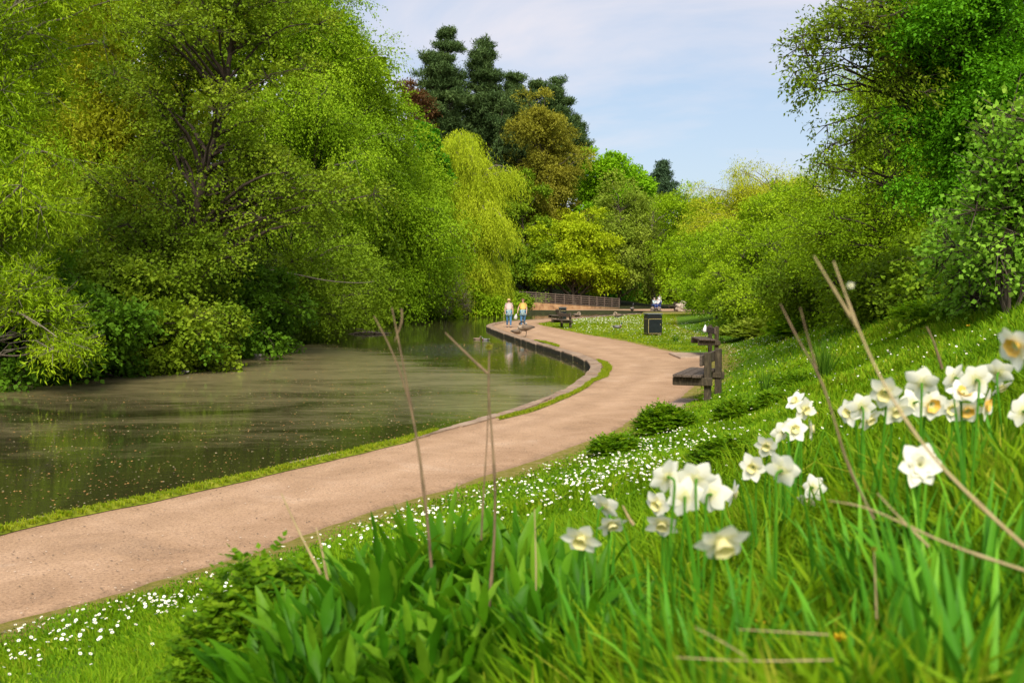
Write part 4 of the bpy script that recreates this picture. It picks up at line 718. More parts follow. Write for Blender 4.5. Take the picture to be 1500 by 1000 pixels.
def herb(label, base, R_h, h, n, ll, mat='parsley', name='cow_parsley', seed=0, group='leafy herbs in the grass', stems=14):
    r = np.random.default_rng(seed+900); root = thing(name, label, 'plant', base, 0, group)
    q = rdir(r, n); q[:, 2] = np.abs(q[:, 2]); c = q*(R_h*(.3+.7*r.random(n)**.5))[:, None]; c[:, 2] *= h/R_h; lump = 1+.12*np.sin(c[:, 0]*9/R_h+seed)*np.sin(c[:, 1]*8/R_h); c[:, 2] *= lump
    m = 7; A = unit(np.column_stack([q[:, 0], q[:, 1], .25*np.ones(n)])+rdir(r, n)*.5); S = unit(np.cross(A, [0, 0, 1.])); pts = []; ax = []; ls = []
    for k in range(m):      # leaflets left and right of a short stalk
        t = (k//2)/3.; sgn = 1 if k % 2 else -1; pts.append(c+A*(ll*1.3*t)); ax.append(A*(.5 if k < 6 else 1)+S*(sgn*(.9 if k < 6 else 0))); ls.append(np.full(n, ll*(1-.4*t)))
    P = np.concatenate(pts); A2 = np.concatenate(ax); N2 = unit(np.array([0, 0, 1.])+rdir(r, len(P))*.5); V, Fs = leaves(P, A2, N2, np.concatenate(ls), np.concatenate(ls)*.8)
    np_mesh('foliage', V, Fs, M[mat], root, np.clip(np.tile(r.random(n), m)*.7+.3*r.random(n*m), 0, 1))
    G = Geo(); idx = r.choice(n, stems); V, Fs = prisms(np.zeros((stems, 3))+r.normal(size=(stems, 3))*[.03, .03, 0], c[idx], np.full(stems, .004), .002, 4); np_mesh('stems', V, Fs, M['strap'], root, np.full(len(Fs), .5))
    return root
def hg(px, py, dz=.0): p = on_ground(px, py); return (p[0], p[1], p[2]+dz)
herb('leafy dark green cow parsley bush left of the broad-leaved clump', gp(395, 3.2), .34, at_Y(395, 822, 3.2)[2]-gz1(*gp(395, 3.2)[:2]), 1900, .042, seed=1)
herb('low ferny green plant at the lower left of the foreground clump', gp(345, 3.1), .24, .26, 600, .035, seed=2)
herb('ferny herb at the bottom edge below the broad leaves', gp(800, 2.3), .24, .16, 520, .026, seed=3)
herb('round bright green herb against the path just before the near bench', hg(975, 632), .42, .36, 700, .07, seed=4)
herb('flat herb clump at the path edge left of the round herb by the bench', hg(905, 662), .34, .18, 400, .07, seed=5)
herb('small herb at the foot of the near bench posts', hg(1080, 612), .3, .25, 300, .06, seed=6)
herb('dark round herb clump behind the tallest white daffodil group', hg(1068, 690), .30, .22, 700, .045, seed=7)
herb('light green herb on the bank above the near bench', hg(1135, 590), .28, .14, 260, .05, seed=8)
herb('small herb in the grass at the foot of the rush tuft', hg(1170, 565), .4, .2, 300, .05, seed=9)
herb('broad pale hogweed leaves in the grass beyond the second bench', hg(1105, 494), 1.3, .55, 500, .22, 'soft', 'hogweed', 10)
herb('low hogweed leaves at the foot of the thicket', hg(1165, 492), .9, .4, 300, .2, 'parsley', 'hogweed', 11)
herb('herb with pale leaf heads on the ridge of the bank at right', hg(1440, 455), .7, .25, 500, .06, 'sapling', 'ground_elder', 12)
herb('green nettle patch on the top of the bank below the bramble', hg(1380, 468), .8, .35, 600, .08, 'parsley', 'nettle', 13)
herb('leafy weed in the grass below the double daffodil', gp(1330, 2.5), .16, .2, 260, .03, seed=14)
herb('round leafy weed in the grass right of the largest daffodil', gp(1150, 2.3), .14, .14, 220, .03, seed=15)
for i, (px, py, L_, w_, nl, lb) in enumerate([(1207, 556, .62, .012, 130, 'dark green rush tuft standing in the grass on the bank'), (1122, 572, .45, .012, 60, 'smaller dark rush tuft above the near bench'), (990, 500, .3, .03, 40, 'grass tuft on the lawn right of the litter bin'), (1055, 505, .35, .03, 30, 'grass tuft near the second bench')]):
    leaf_plant('rush_tuft', lb, 'plant', hg(px, py), nl, L_, w_, .08, 'rush', (.0, .45), (.0, .3), strap, 4, seed=40+i, group='rush tufts in the grass')
for i, (px, Y, L_, lb) in enumerate([(1350, 23.5, 1.1, 'long dark iris leaves at the top of the bank, left clump'), (1385, 22, 1.2, 'long dark iris leaves at the top of the bank, middle clump'), (1420, 20.5, 1.0, 'long dark iris leaves at the top of the bank, right clump')]):
    leaf_plant('iris_clump', lb, 'plant', gp(px, Y), 80, L_, .035, .6, 'parsley', (.0, .5), (.2, .9), strap, 6, seed=60+i, group='iris clumps on top of the bank')
for i, (px, Y, nl, L_, w_, lb) in enumerate([(1490, 1.35, 16, .34, .022, 'long blurred strap leaves rising at the right edge'), (1420, 1.5, 20, .32, .018, 'long strap-leaved tuft at the lower right corner'), (1260, 1.75, 26, .30, .014, 'strap-leaved tuft below the pair of cream daffodils'), (1100, 1.9, 26, .28, .013, 'strap-leaved tuft at the bottom under the largest daffodil'), (960, 2.1, 26, .3, .013, 'strap-leaved tuft under the topmost white daffodil group'),
        (1370, 2.1, 34, .32, .014, 'dense strap leaves under the orange-cupped daffodils'), (1300, 2.3, 26, .3, .013, 'strap leaves behind the double daffodil'), (1440, 2.0, 24, .3, .015, 'strap leaves under the rightmost white daffodils')]):
    leaf_plant('strap_leaf_tuft', lb, 'plant', gp(px, Y), int(nl*1.5), L_*1.05, w_*1.1, .18, 'strap', (.0, .4), (.1, .9), strap, 8, seed=80+i, mound=.05, group='strap-leaved tufts among the daffodils')

# ------------------------------------------------------------------ daffodils
def daffodil(px, py, size, kind, face, label, Ys=1., leaves_n=3):
    """size = width of the bloom in the photo's pixels; face = direction the cup points (x right, y away, z up)"""
    NTREE[0] += 1; r = np.random.default_rng(NTREE[0]*7)
    D = .074; size = size*.9; Y = F*D/size*Ys; c = at_Y(px, py, Y); g = gz1(c[0], c[1]); hgt = c[2]-g
    f = np.array(face, float); f /= np.linalg.norm(f); bx, by = c[0]-f[0]*.03+r.normal()*.015, c[1]-f[1]*.03+r.normal()*.015+.02
    B = np.array([bx, by, gz1(bx, by)-.01]); root = thing('daffodil', label, 'flower', B, 0, 'daffodils on the bank')
    s1 = unit(np.cross(f, [0, 0, 1.])); s2 = np.cross(s1, f); sc = D/.074; Vs = []; Fs = []; vr = []; off = 0
    layers = [(6, .037, .030, .10), (6, .036, .028, .10)] if kind != 'double' else [(6, .042, .034, .0), (7, .035, .030, .25), (7, .025, .022, .5), (6, .018, .018, .8)]
    if kind != 'double': layers = [(3, .043, .036, .06), (3, .042, .035, .14)]
    t = np.linspace(0, 1, 6); w = np.array([-1, -.5, 0, .5, 1]); a0 = r.uniform(0, 2)
    for li, (np_, ln, wd, lift) in enumerate(layers):
        for k in range(np_):
            a = a0+2*math.pi*(k+.5*li)/np_+r.normal()*.06; d = s1*math.cos(a)+s2*math.sin(a); e = -s1*math.sin(a)+s2*math.cos(a); ln_ = ln*r.uniform(.9, 1.1); lf = lift+r.normal()*.12
            W_ = wd*.5*np.array([.35, .8, 1, .95, .62, .08])*r.uniform(.85, 1.1); cur = r.normal()*.25
            P = c+np.einsum('i,k->ik', t*ln_+.003, d)[:, None]+e[None, None]*(W_[:, None]*w[None])[..., None]+f[None, None]*(ln_*(lf*t+.25*cur*t**2)[:, None]+.16*W_[:, None]*(w**2)[None]*r.uniform(.2, 1.3)+.0012*li)[..., None]
            Vs.append(P.reshape(-1, 3)); i = np.arange(30).reshape(6, 5)+off; Fs.append(np.stack([i[:-1, :-1], i[:-1, 1:], i[1:, 1:], i[1:, :-1]], -1).reshape(-1, 4)); off += 30; vr += list(np.clip(np.repeat([.05, .45, .75, .9, 1.], 4)+r.normal()*.08, 0, 1))
    np_mesh('petals', np.vstack(Vs)-B, np.vstack(Fs), M['petal'], root, vr, smooth=True)
    cl, cr0, cr1 = dict(white=(.016, .008, .015), orange=(.014, .009, .019), double=(.008, .006, .010), long=(.022, .009, .017))[kind]
    m = 20; aa = np.arange(m)*2*math.pi/m; tt = np.array([0, .25, .6, .88, 1.]); Vc = []
    for q in tt:
        rad = cr0+(cr1-cr0)*q**1.4; wob = 1+(.09*np.sin(aa*6+r.random()*6)*(q > .8)); Vc.append(c+f*(cl*q)+(s1[None]*np.cos(aa)[:, None]+s2[None]*np.sin(aa)[:, None])*(rad*wob)[:, None])
    i = np.arange(5*m).reshape(5, m); j = np.roll(i, -1, 1); Fc = np.stack([i[:-1], j[:-1], j[1:], i[1:]], -1).reshape(-1, 4)
    np_mesh('trumpet', np.vstack(Vc)-B, Fc, M['orange_cup' if kind == 'orange' else 'cream_cup'], root, r.random(len(Fc)), smooth=True)
    # stem with its bent neck
    nb = c-f*.028; P = resample(chaik(np.array([B, B*.5+nb*.5+[r.normal()*.01, r.normal()*.01, 0], [B[0]*.1+nb[0]*.9, B[1]*.1+nb[1]*.9, nb[2]-.03], nb+[0, 0, .006], c-f*.002]), 2), 14)
    V, Fq = polys(P-B, np.where(np.arange(14) > 11, .0038, .0030), 6); np_mesh('stem', V, Fq, M['strap'], root, np.full(len(Fq), .35), smooth=True)
    for q in range(leaves_n):
        az = np.array([r.uniform(0, 6.28)]); V, Fq, k = ribbons(np.array([[r.normal()*.015, r.normal()*.015, 0]]), az, np.array([max(.18, hgt*r.uniform(.75, 1.05))]), np.array([r.uniform(.010, .016)]), np.array([r.uniform(.02, .25)]), np.array([r.uniform(.05, .6)]), strap, 8, .12, np.array([r.normal()*.5]))
        np_mesh('leaf', V, Fq, M['strap'], root, np.full(len(Fq), r.random()), smooth=True)
DF = [(852, 787, 54, 'long', (-.3, -.8, -.5), 'leftmost daffodil, cream with its trumpet nodding down, above the broad leaves'),
 (884, 742, 44, 'white', (.5, .5, .4), 'white daffodil facing away, upper bloom of the pair right of the leftmost one'), (896, 766, 46, 'white', (.2, -.6, -.8), 'white daffodil nodding down, lower bloom of the pair right of the leftmost one'),
 (978, 698, 54, 'white', (-.35, .6, .2), 'white daffodil seen from behind, top left of the big white cluster'), (964, 738, 44, 'white', (-.6, -.6, -.2), 'cream daffodil with an orange-tinged petal at the left of the big white cluster'), (970, 766, 48, 'white', (-.2, -.7, -.6), 'white daffodil lowest in the big white cluster'),
 (1003, 728, 54, 'white', (.1, .7, .1), 'white daffodil seen from behind at the centre of the big white cluster'), (1020, 702, 54, 'white', (.2, .8, .35), 'white daffodil top right in the big white cluster'), (1042, 724, 52, 'white', (.5, .7, .0), 'white daffodil at the right of the big white cluster'), (1072, 722, 38, 'white', (.9, -.1, -.3), 'small daffodil seen side on at the right end of the big white cluster'),
 (1056, 792, 76, 'long', (.15, -.75, -.65), 'largest daffodil, single cream bloom with its trumpet nodding below the big white cluster'),
 (1103, 684, 40, 'white', (-.5, -.8, -.1), 'cream daffodil left of the tilted white one in the middle group'), (1145, 689, 52, 'white', (.5, .5, .2), 'tilted white daffodil with wide petals in the middle group'), (1123, 652, 34, 'white', (-.3, -.7, -.3), 'small white daffodil above the tilted one in the middle group'),
 (1147, 632, 36, 'white', (-.4, .7, .2), 'white daffodil seen from behind, left of the upright bloom in the middle group'), (1163, 628, 36, 'white', (.1, -.9, .1), 'white daffodil facing the camera in the middle group'), (1186, 628, 34, 'white', (.8, -.2, .1), 'white daffodil side on at the right of the middle group'),
 (1166, 588, 30, 'white', (-.5, -.3, .5), 'upper bloom of the small pair standing highest at the left'), (1178, 600, 34, 'white', (.4, -.8, -.1), 'lower bloom of the small pair standing highest at the left'),
 (1191, 714, 36, 'white', (.5, .6, -.1), 'upper bloom of the small pair low in the gap below the middle group'), (1183, 732, 34, 'white', (-.3, -.5, -.8), 'lower bloom of the small pair low in the gap below the middle group'),
 (1244, 604, 38, 'white', (-.7, -.5, .0), 'white daffodil at the left end of the long right-hand row'), (1262, 596, 40, 'white', (.1, .8, .3), 'white daffodil seen from behind, second in the long right-hand row'), (1272, 613, 38, 'white', (.4, -.7, -.5), 'white daffodil nodding low near the left end of the long right-hand row'),
 (1297, 574, 48, 'long', (-.4, -.7, -.3), 'cream daffodil with a pale yellow trumpet where the thick straw stalk passes'), (1312, 600, 44, 'white', (.1, -.8, -.5), 'nodding white daffodil just under the straw stalk crossing'), (1350, 562, 48, 'white', (.3, .8, .4), 'white daffodil with a green neck, highest of those right of the thick stalk'), (1338, 590, 42, 'white', (-.2, .6, -.1), 'white daffodil tucked behind in the long right-hand row'),
 (1364, 592, 46, 'orange', (.1, -.9, -.2), 'white daffodil with an orange cup facing the camera, first orange cup from the left'), (1347, 681, 60, 'double', (-.1, -.8, .1), 'ruffled double white daffodil standing alone below the long row'),
 (1398, 553, 40, 'white', (-.4, .8, .3), 'white daffodil seen from behind above the orange cups'), (1412, 576, 46, 'orange', (.0, -.6, .7), 'daffodil with a deep orange cup turned upwards, topmost orange cup'), (1416, 600, 42, 'orange', (.0, -.8, -.6), 'daffodil whose orange cup nods down right below the topmost orange cup'), (1443, 592, 42, 'orange', (.7, -.6, -.1), 'daffodil with a pale orange cup turned right at the end of the orange cups'),
 (1396, 598, 36, 'long', (-.5, -.8, -.2), 'cream-cupped daffodil left of the nodding orange cup'), (1430, 556, 48, 'white', (.1, .8, .2), 'white daffodil seen from behind right of the topmost orange cup'), (1462, 546, 42, 'white', (.4, .6, .4), 'white daffodil with a bent green neck at the right end of the long row'), (1466, 566, 32, 'white', (.3, -.6, -.7), 'small nodding white daffodil at the right end of the long row'),
 (1489, 506, 62, 'orange', (-.9, -.3, -.35), 'high daffodil cut by the right edge with an orange cup turned left'), (1498, 602, 44, 'white', (-.2, .8, .1), 'white daffodil half out of the picture at the right edge')]
for a in DF: daffodil(*a)

# ------------------------------------------------------------------ dry stalks and straws
def stalk(label, lines, mat, group='dry stalks in the foreground', head=None, name='dry_stalk'):
    p0 = at_Y(lines[0][0][-1][0], lines[0][0][-1][1], lines[0][1][-1] if isinstance(lines[0][1], tuple) else lines[0][1]); root = thing(name, label, 'dry stalk', p0, 0, group)
    for i, (pts, Y, wpx) in enumerate(lines):
        n = len(pts); YY = np.linspace(Y[0], Y[1], n) if isinstance(Y, tuple) else np.full(n, Y); P = np.array([at_Y(a, b, y) for (a, b), y in zip(pts, YY)]); P = resample(chaik(P, 2), 16)
        w = np.linspace(wpx*.32, wpx*.8, 16)/2/F*YY.mean(); w = w*(1+.35*(np.arange(16) % 5 == 2)); V, Fs = polys(P-p0, w, 6); np_mesh('stem' if i == 0 else 'side_stem', V, Fs, M[mat], root, smooth=True)
    if head is not None:
        r = np.random.default_rng(5); c = at_Y(head[0], head[1], head[2]); k = 60; V, Fs = leaves(np.tile(c-p0, (k, 1)), rdir(r, k), rdir(r, k), np.full(k, head[3]), np.full(k, head[3]*.4)); np_mesh('seed_head', V, Fs, M[head[4]], root, r.random(k))
stalk('tall brown dead stem left of centre leaning up to the left with a forked top', [([(574, 450), (592, 540), (612, 650), (624, 740), (632, 830)], 2.5, 6), ([(548, 463), (578, 520), (604, 600), (620, 700), (630, 800)], 2.48, 5), ([(578, 500), (590, 470), (588, 452)], 2.5, 4)], 'stalk')
stalk('tall brown dead stem near the centre with a side branch to the left', [([(718, 503), (714, 560), (721, 640), (727, 740), (722, 820), (715, 905)], 2.6, 7), ([(652, 487), (680, 515), (714, 547)], 2.6, 6), ([(716, 560), (714, 640), (708, 725), (705, 790)], 2.62, 4)], 'stalk', head=(716, 508, 2.6, .012, 'brown'))
stalk('thick straw-coloured stem crossing the daffodils from the upper left', [([(1221, 383), (1245, 450), (1275, 525), (1315, 600), (1370, 675), (1440, 745), (1510, 808)], (1.75, 1.45), 7), ([(1192, 375), (1225, 430), (1256, 480)], 1.7, 6)], 'straw', head=(1246, 418, 1.7, .007, 'petal'))
stalk('thin brown stem leaning left of the long daffodil row', [([(1143, 445), (1170, 500), (1200, 548), (1218, 600), (1240, 680), (1280, 760)], (1.95, 1.8), 5), ([(1172, 450), (1182, 490), (1196, 540)], 1.95, 4)], 'stalk')
stalk('bent straw lying across the grass towards the right edge', [([(1215, 733), (1270, 742), (1330, 770), (1400, 802), (1510, 838)], (1.75, 1.5), 6), ([(1285, 722), (1310, 750), (1360, 800)], 1.7, 5)], 'straw')
stalk('fallen straw lying level in the grass, upper of the two at the bottom', [([(1082, 921), (1150, 925), (1214, 929)], 1.42, 3.4)], 'straw')
stalk('fallen straw lying level in the grass, lower of the two at the bottom', [([(990, 962), (1100, 968), (1220, 966)], 1.38, 3.8), ([(1018, 918), (1060, 940), (1100, 966)], 1.38, 3)], 'straw')
stalk('short pale straw above the cow parsley, left one of the pair', [([(412, 722), (436, 775), (470, 840)], 2.9, 6)], 'straw')
stalk('short pale straw above the cow parsley, right one of the pair', [([(463, 772), (471, 800), (480, 850)], 2.9, 6)], 'straw')
stalk('thin straw rising right of the broad-leaved clump', [([(783, 745), (785, 820), (786, 880), (772, 935)], 2.5, 5)], 'straw')
stalk('thin reddish stem between the bank grass and the orange cups', [([(1357, 478), (1368, 500), (1380, 540)], 2.6, 5)], 'stalk')
stalk('thin stem with a dry bud standing in the lower right grass', [([(1280, 800), (1282, 850), (1284, 905)], 1.7, 4)], 'straw', head=(1280, 803, 1.7, .006, 'brown'))
stalk('pale papery spathe behind the pair right of the leftmost daffodil', [([(912, 740), (922, 760), (928, 768)], 2.4, 7)], 'straw')
def dandelion(px, py, r_, label, up=0.):
    p = on_ground(px, py+up); h_ = max(.08, at_Y(px, py, p[1])[2]-p[2]) if up else .1; d = thing('dandelion', label, 'flower', (p[0], p[1], p[2]), 0, 'yellow flowers in the grass'); r = np.random.default_rng(int(px)); k = 60; A = rdir(r, k); A[:, 2] = np.abs(A[:, 2])*.6
    V, Fs = leaves(np.tile([0, 0, h_], (k, 1)), A, rdir(r, k)+[0, 0, 1], np.full(k, r_), np.full(k, r_*.4)); np_mesh('flower_head', V, Fs, M['flower_yellow'], d)
    V, Fs = prisms(np.array([[0, 0, 0.]]), np.array([[0, 0, h_]]), .003, .003, 6); np_mesh('stem', V, Fs, M['strap'], d, np.full(len(Fs), .4))
for a in [(1228, 935, .016, 'yellow celandine low in the grass at the bottom right', 110), (1112, 912, .012, 'tiny yellow flower left of the celandine at the bottom', 110), (1418, 489, .03, 'dandelion high on the grassy bank, the right one'), (1350, 492, .025, 'dandelion high on the grassy bank, the left one'), (1196, 622, .018, 'yellow flower right behind the middle daffodil group')]: dandelion(*a)
# ------------------------------------------------------------------ benches, bins, fence
def bench(label, loc, rz, group='timber benches along the path'):
    t = thing('park_bench', label, 'bench', loc, rz, group); w = M['wood']; p = M['wood_post']
    for s in (-1, 1):
        b = MB(); b.box((s*.62, 0, .39), (.13, .12, .98), bev=.015); b.build('post', p, t)
        b = MB(); b.box((s*.735, -.26, .345), (.075, .72, .15), bev=.015); b.loft([(s*.69, .0, .345), (s*.78, .0, .345)], [.014, .014], 8); b.build('seat_beam', p, t)
        b = MB(); b.box((s*.545, -.26, .365), (.05, .66, .11), bev=.012); b.build('seat_beam', p, t)
    for k in range(3):
        b = MB(); b.box((0, -.16-.175*k, .448+.004*k), (1.8, .165, .05), bev=.008); b.build('seat_plank', w, t)
    b = MB(); b.box((0, -.088, .735), (1.72, .05, .20), bev=.01); b.build('backrest', w, t)
    return t
g1 = .0
bench('nearest timber bench facing the pond, with green weeds at its foot', (3.80, 18.75, gz1(3.85, 18.7)+.0), math.atan2(-.94, -.35))
bench('timber bench with a white bag hung on its backrest, just beyond the nearest one', (6.62, 32.7, .13), math.atan2(-1., -.03))
bench('timber bench at the tip of the lawn near the two walking women', (float(at_z(829, 479)[0]), float(at_z(829, 479)[1]), -.02), math.atan2(-.93, .36))
bench('bench half hidden behind the one at the tip of the lawn', (float(at_z(820, 472)[0]), 69., -.02), math.atan2(-1, .1))
bench('far timber bench beside a pale boulder at the end of the path', (at_Y(992, 450, 104)[0], 104., 0.05), math.atan2(-.95, .3))
def slab(label, c, size, rz):
    b = MB(); b.box((0, 0, 0), size, bev=.02); o = b.build('paving_slab', PAVE); o.location = c; o.rotation_euler = (0, 0, rz); tag(o, label, 'paving slab', 'bench footings')
PAVE = pmat('paving', [(.3, (.28, .19, .13)), (.7, (.44, .32, .23))], .9, 3, .5, 30)
slab('sandy slab under the nearest timber bench', (3.45, 18.35, .015), (1.1, 1.9, .10), -.36)
slab('sandy platform in front of the bench with the white bag', (5.95, 32.6, .01), (1.25, 2.4, .10), 0)
# white bag on the second bench
b = MB(); P = np.array([[0, 0, .06], [0, 0, .0], [.0, 0, -.07], [0, 0, -.15], [0, 0, -.20]]); b.loft(P, [(.01, .008), (.035, .03), (.07, .05), (.09, .06), (.05, .04)], 10)
o = b.build('plastic_bag', plain('white_plastic', (.75, .75, .74), .5, .08), smooth=True); o.location = at_Y(1033, 478, 33.45); tag(o, 'small white plastic bag hanging on the backrest of the second bench', 'bag')
def bin_(label, loc, rz, s=1., tall=1.05, w=.84):
    t = thing('litter_bin', label, 'litter bin', loc, rz, 'black litter bins'); K = plain('black_plastic', (.012, .015, .017), .35, .2); Gd = plain('gold_trim', (.45, .36, .14), .4, .1)
    b = MB(); b.box((0, 0, tall*.5-.02), (w*s, .62*s, tall-.1), bev=.05); b.build('body', K, t)
    b = MB(); b.box((0, 0, tall-.035), (w*s+.04, .66*s, .07), bev=.03); b.build('lid', plain('bin_lid', (.10, .11, .115), .4, .15), t)
    b = MB(); b.box((0, -.313*s, tall*.83), (w*s*.62, .01, .13), bev=0); b.build('opening', plain('bin_opening', (.004, .004, .004), .8, .1), t)
    b = MB(); b.box((0, -.316*s, tall*.42), (w*s*.86, .016, tall*.60), bev=.006); d = b.build('door', plain('bin_door', (.016, .02, .024), .22, .2), t)
    b = MB(); b.box((w*s*.36, -.33*s, tall*.5), (.02, .02, .05)); b.build('latch', Gd, d)
    b = MB(); b.box((0, -.3165*s, tall*.745), (w*s*.88, .014, .018)); b.box((0, -.3165*s, tall*.095), (w*s*.88, .014, .018)); b.box((-w*s*.45, -.3165*s, tall*.42), (.016, .014, tall*.62)); b.box((-w*s*.5-.001, 0, tall*.745), (.014, .5*s, .018)); b.box((-w*s*.5-.001, 0, tall*.095), (.014, .5*s, .018)); b.build('gold_trim', Gd, t)
    return t
p = at_z(957.5, 490.5); bin_('large black litter bin with gold lines standing on the daisy lawn', (p[0], p[1]+.3, -.03), .20, 1., 1.08, .74)
bin_('small dark litter bin behind the bench at the tip of the lawn', (at_Y(824, 455, 72)[0], 72., -.03), .1, .62, .98, .85)
# retaining wall with the raised path and its fence
WL = [(738, 112., .95), (775, 108., .88), (820, 110, .62), (860, 112.5, .38), (907, 116, .10)]
Wp = np.array([(at_Y(px, 450, Y)[0], Y, z) for px, Y, z in WL]); Wp = resample(Wp, 30)
stone = pmat('sandstone_wall', [(.3, (.17, .09, .045)), (.5, (.33, .19, .09)), (.7, (.42, .27, .14))], .9, 1.6, .6, 12)
b = MB(); V = []
for q in Wp: V += [(q[0], q[1], -.3), (q[0], q[1], q[2]), (q[0]-.6, q[1]+3.4, q[2]), (q[0]-.6, q[1]+3.4, -.3)]
Fs = [(4*i+j, 4*i+4+j, 4*i+4+(j+1) % 4, 4*i+(j+1) % 4) for i in range(29) for j in range(3)]+[(0, 1, 2, 3), (119, 118, 117, 116)]
b.add(V, Fs); tag(b.build('retaining_wall', stone), 'low brown sandstone wall carrying the fenced ramp behind the far path', 'wall')
ft = thing('wooden_fence', 'brown wooden fence with five rails along the ramp behind the far path', 'fence', tuple(Wp[3]))
fo = Wp[3]; FW = M['fencewood']; fpts = resample(Wp[5:], 13)
for q in fpts:
    b = MB(); b.box((q[0]-fo[0], q[1]+.12-fo[1], q[2]-fo[2]+.56), (.13, .11, 1.2), bev=.01); b.build('post', FW, ft)
for i in range(12):
    for k in range(5):
        a, c = fpts[i]-fo, fpts[i+1]-fo; z = .12+.235*k; b = MB(); dz = np.array([0, .04, z]); b.loft([a+dz, c+dz], [(.02, .055), (.02, .055)], 4); b.build('rail', FW, ft)
# boulder and driftwood
def lump(name, label, cat, loc, size, mat, seed, n=3):
    import bmesh
    bm = bmesh.new(); bmesh.ops.create_icosphere(bm, subdivisions=n, radius=1.); r = np.random.default_rng(seed); o_ = r.uniform(0, 9, 3)
    for v in bm.verts:
        f = 1+.22*math.sin(v.co.x*3+o_[0])*math.sin(v.co.y*3+o_[1])+.12*math.sin(v.co.z*7+o_[2]+v.co.x*4); v.co = Vector((v.co.x*size[0]*f, v.co.y*size[1]*f, v.co.z*size[2]*f))
    me = bpy.data.meshes.new(name); bm.to_mesh(me); me.materials.append(mat); o = bpy.data.objects.new(name, me); COL.objects.link(o); o.location = loc; return tag(o, label, cat)
lump('boulder', 'pale grey boulder at the end of the far bench', 'boulder', (at_Y(998, 447, 103)[0], 103., .35), (.65, .5, .6), pmat('boulder_stone', [(.3, (.26, .2, .14)), (.7, (.5, .42, .33))], .9, 4, .7, 20), 3)
c = at_z(538, 490, -.2); dt = thing('driftwood', 'brown dead branch and twigs lying in the water of the inlet', 'driftwood', c)
b = MB(); b.loft([(-1.0, 0, .02), (-.4, .1, .1), (.2, 0, .12), (.9, -.1, .05), (1.3, 0, .1)], [.02, .06, .08, .05, .015], 7); b.loft([(.1, 0, .1), (-.3, .2, .28), (-.9, .25, .33)], [.04, .025, .008], 6); b.build('branch', M['bark'], dt, smooth=True)
r = np.random.default_rng(9); k = 60; A = np.column_stack([r.uniform(-.7, .8, k), r.normal(size=k)*.15, np.full(k, .04)]); V, Fs = prisms(A, A+np.column_stack([r.normal(size=k)*.35, r.normal(size=k)*.2, r.uniform(.03, .22, k)]), .01, .004, 3); np_mesh('twigs', V, Fs, M['bark'], dt)
def bare(root_label, lines, mat='bark', name='fallen_bough', group='bare boughs dipping into the pond'):
    p0 = at_Y(*lines[0][0][0], lines[0][1][0]); t = thing(name, root_label, 'bough', p0, 0, group)
    for pts, (y0, y1), w in lines:
        YY = np.linspace(y0, y1, len(pts)); P = resample(chaik(np.array([at_Y(a, b_, y) for (a, b_), y in zip(pts, YY)]), 2), 14); V, Fs = polys(P-p0, np.linspace(w, w*.25, 14)/2/F*(y0+y1)/2, 6); np_mesh('branch', V, Fs, M[mat], t, smooth=True)
bare('pale arching bough of the left edge willow ending above the water', [([(-10, 449), (30, 458), (60, 476), (84, 494)], (22, 21.6), 5), ([(30, 458), (50, 474), (60, 478)], (21.9, 21.5), 3)], 'bark_pale')
bare('dark bough curving low at the left edge above the bank', [([(-10, 518), (20, 522), (48, 518), (80, 490)], (22.5, 22.0), 3.5)], 'bark')
bare('bare branch dipping into the pond below the leafy bush, left one', [([(110, 540), (122, 548), (131, 556)], (27, 25.6), 2.5), ([(100, 535), (118, 552)], (27, 25.8), 1.6)])
bare('pair of long bare branches reaching into the pond below the leafy bush', [([(120, 530), (150, 545), (175, 556)], (27, 26.6), 3), ([(128, 530), (152, 546), (192, 557)], (27, 26.4), 2.5), ([(142, 546), (147, 562)], (26.7, 26.5), 2.)])
bare('bare branch dipping into the pond right of the long pair', [([(185, 530), (205, 545), (222, 551)], (28, 27), 2.5), ([(190, 520), (200, 548)], (28, 27.4), 1.8)])
bare('bare twig standing out of the water among the ducks', [([(285, 530), (290, 534), (294, 540)], (30.5, 30), 1.8)])
bare('sunlit bare bough reaching right over the inlet', [([(395, 395), (435, 402), (480, 412), (530, 415), (548, 412)], (40, 41), 2.5)], 'bark_pale')

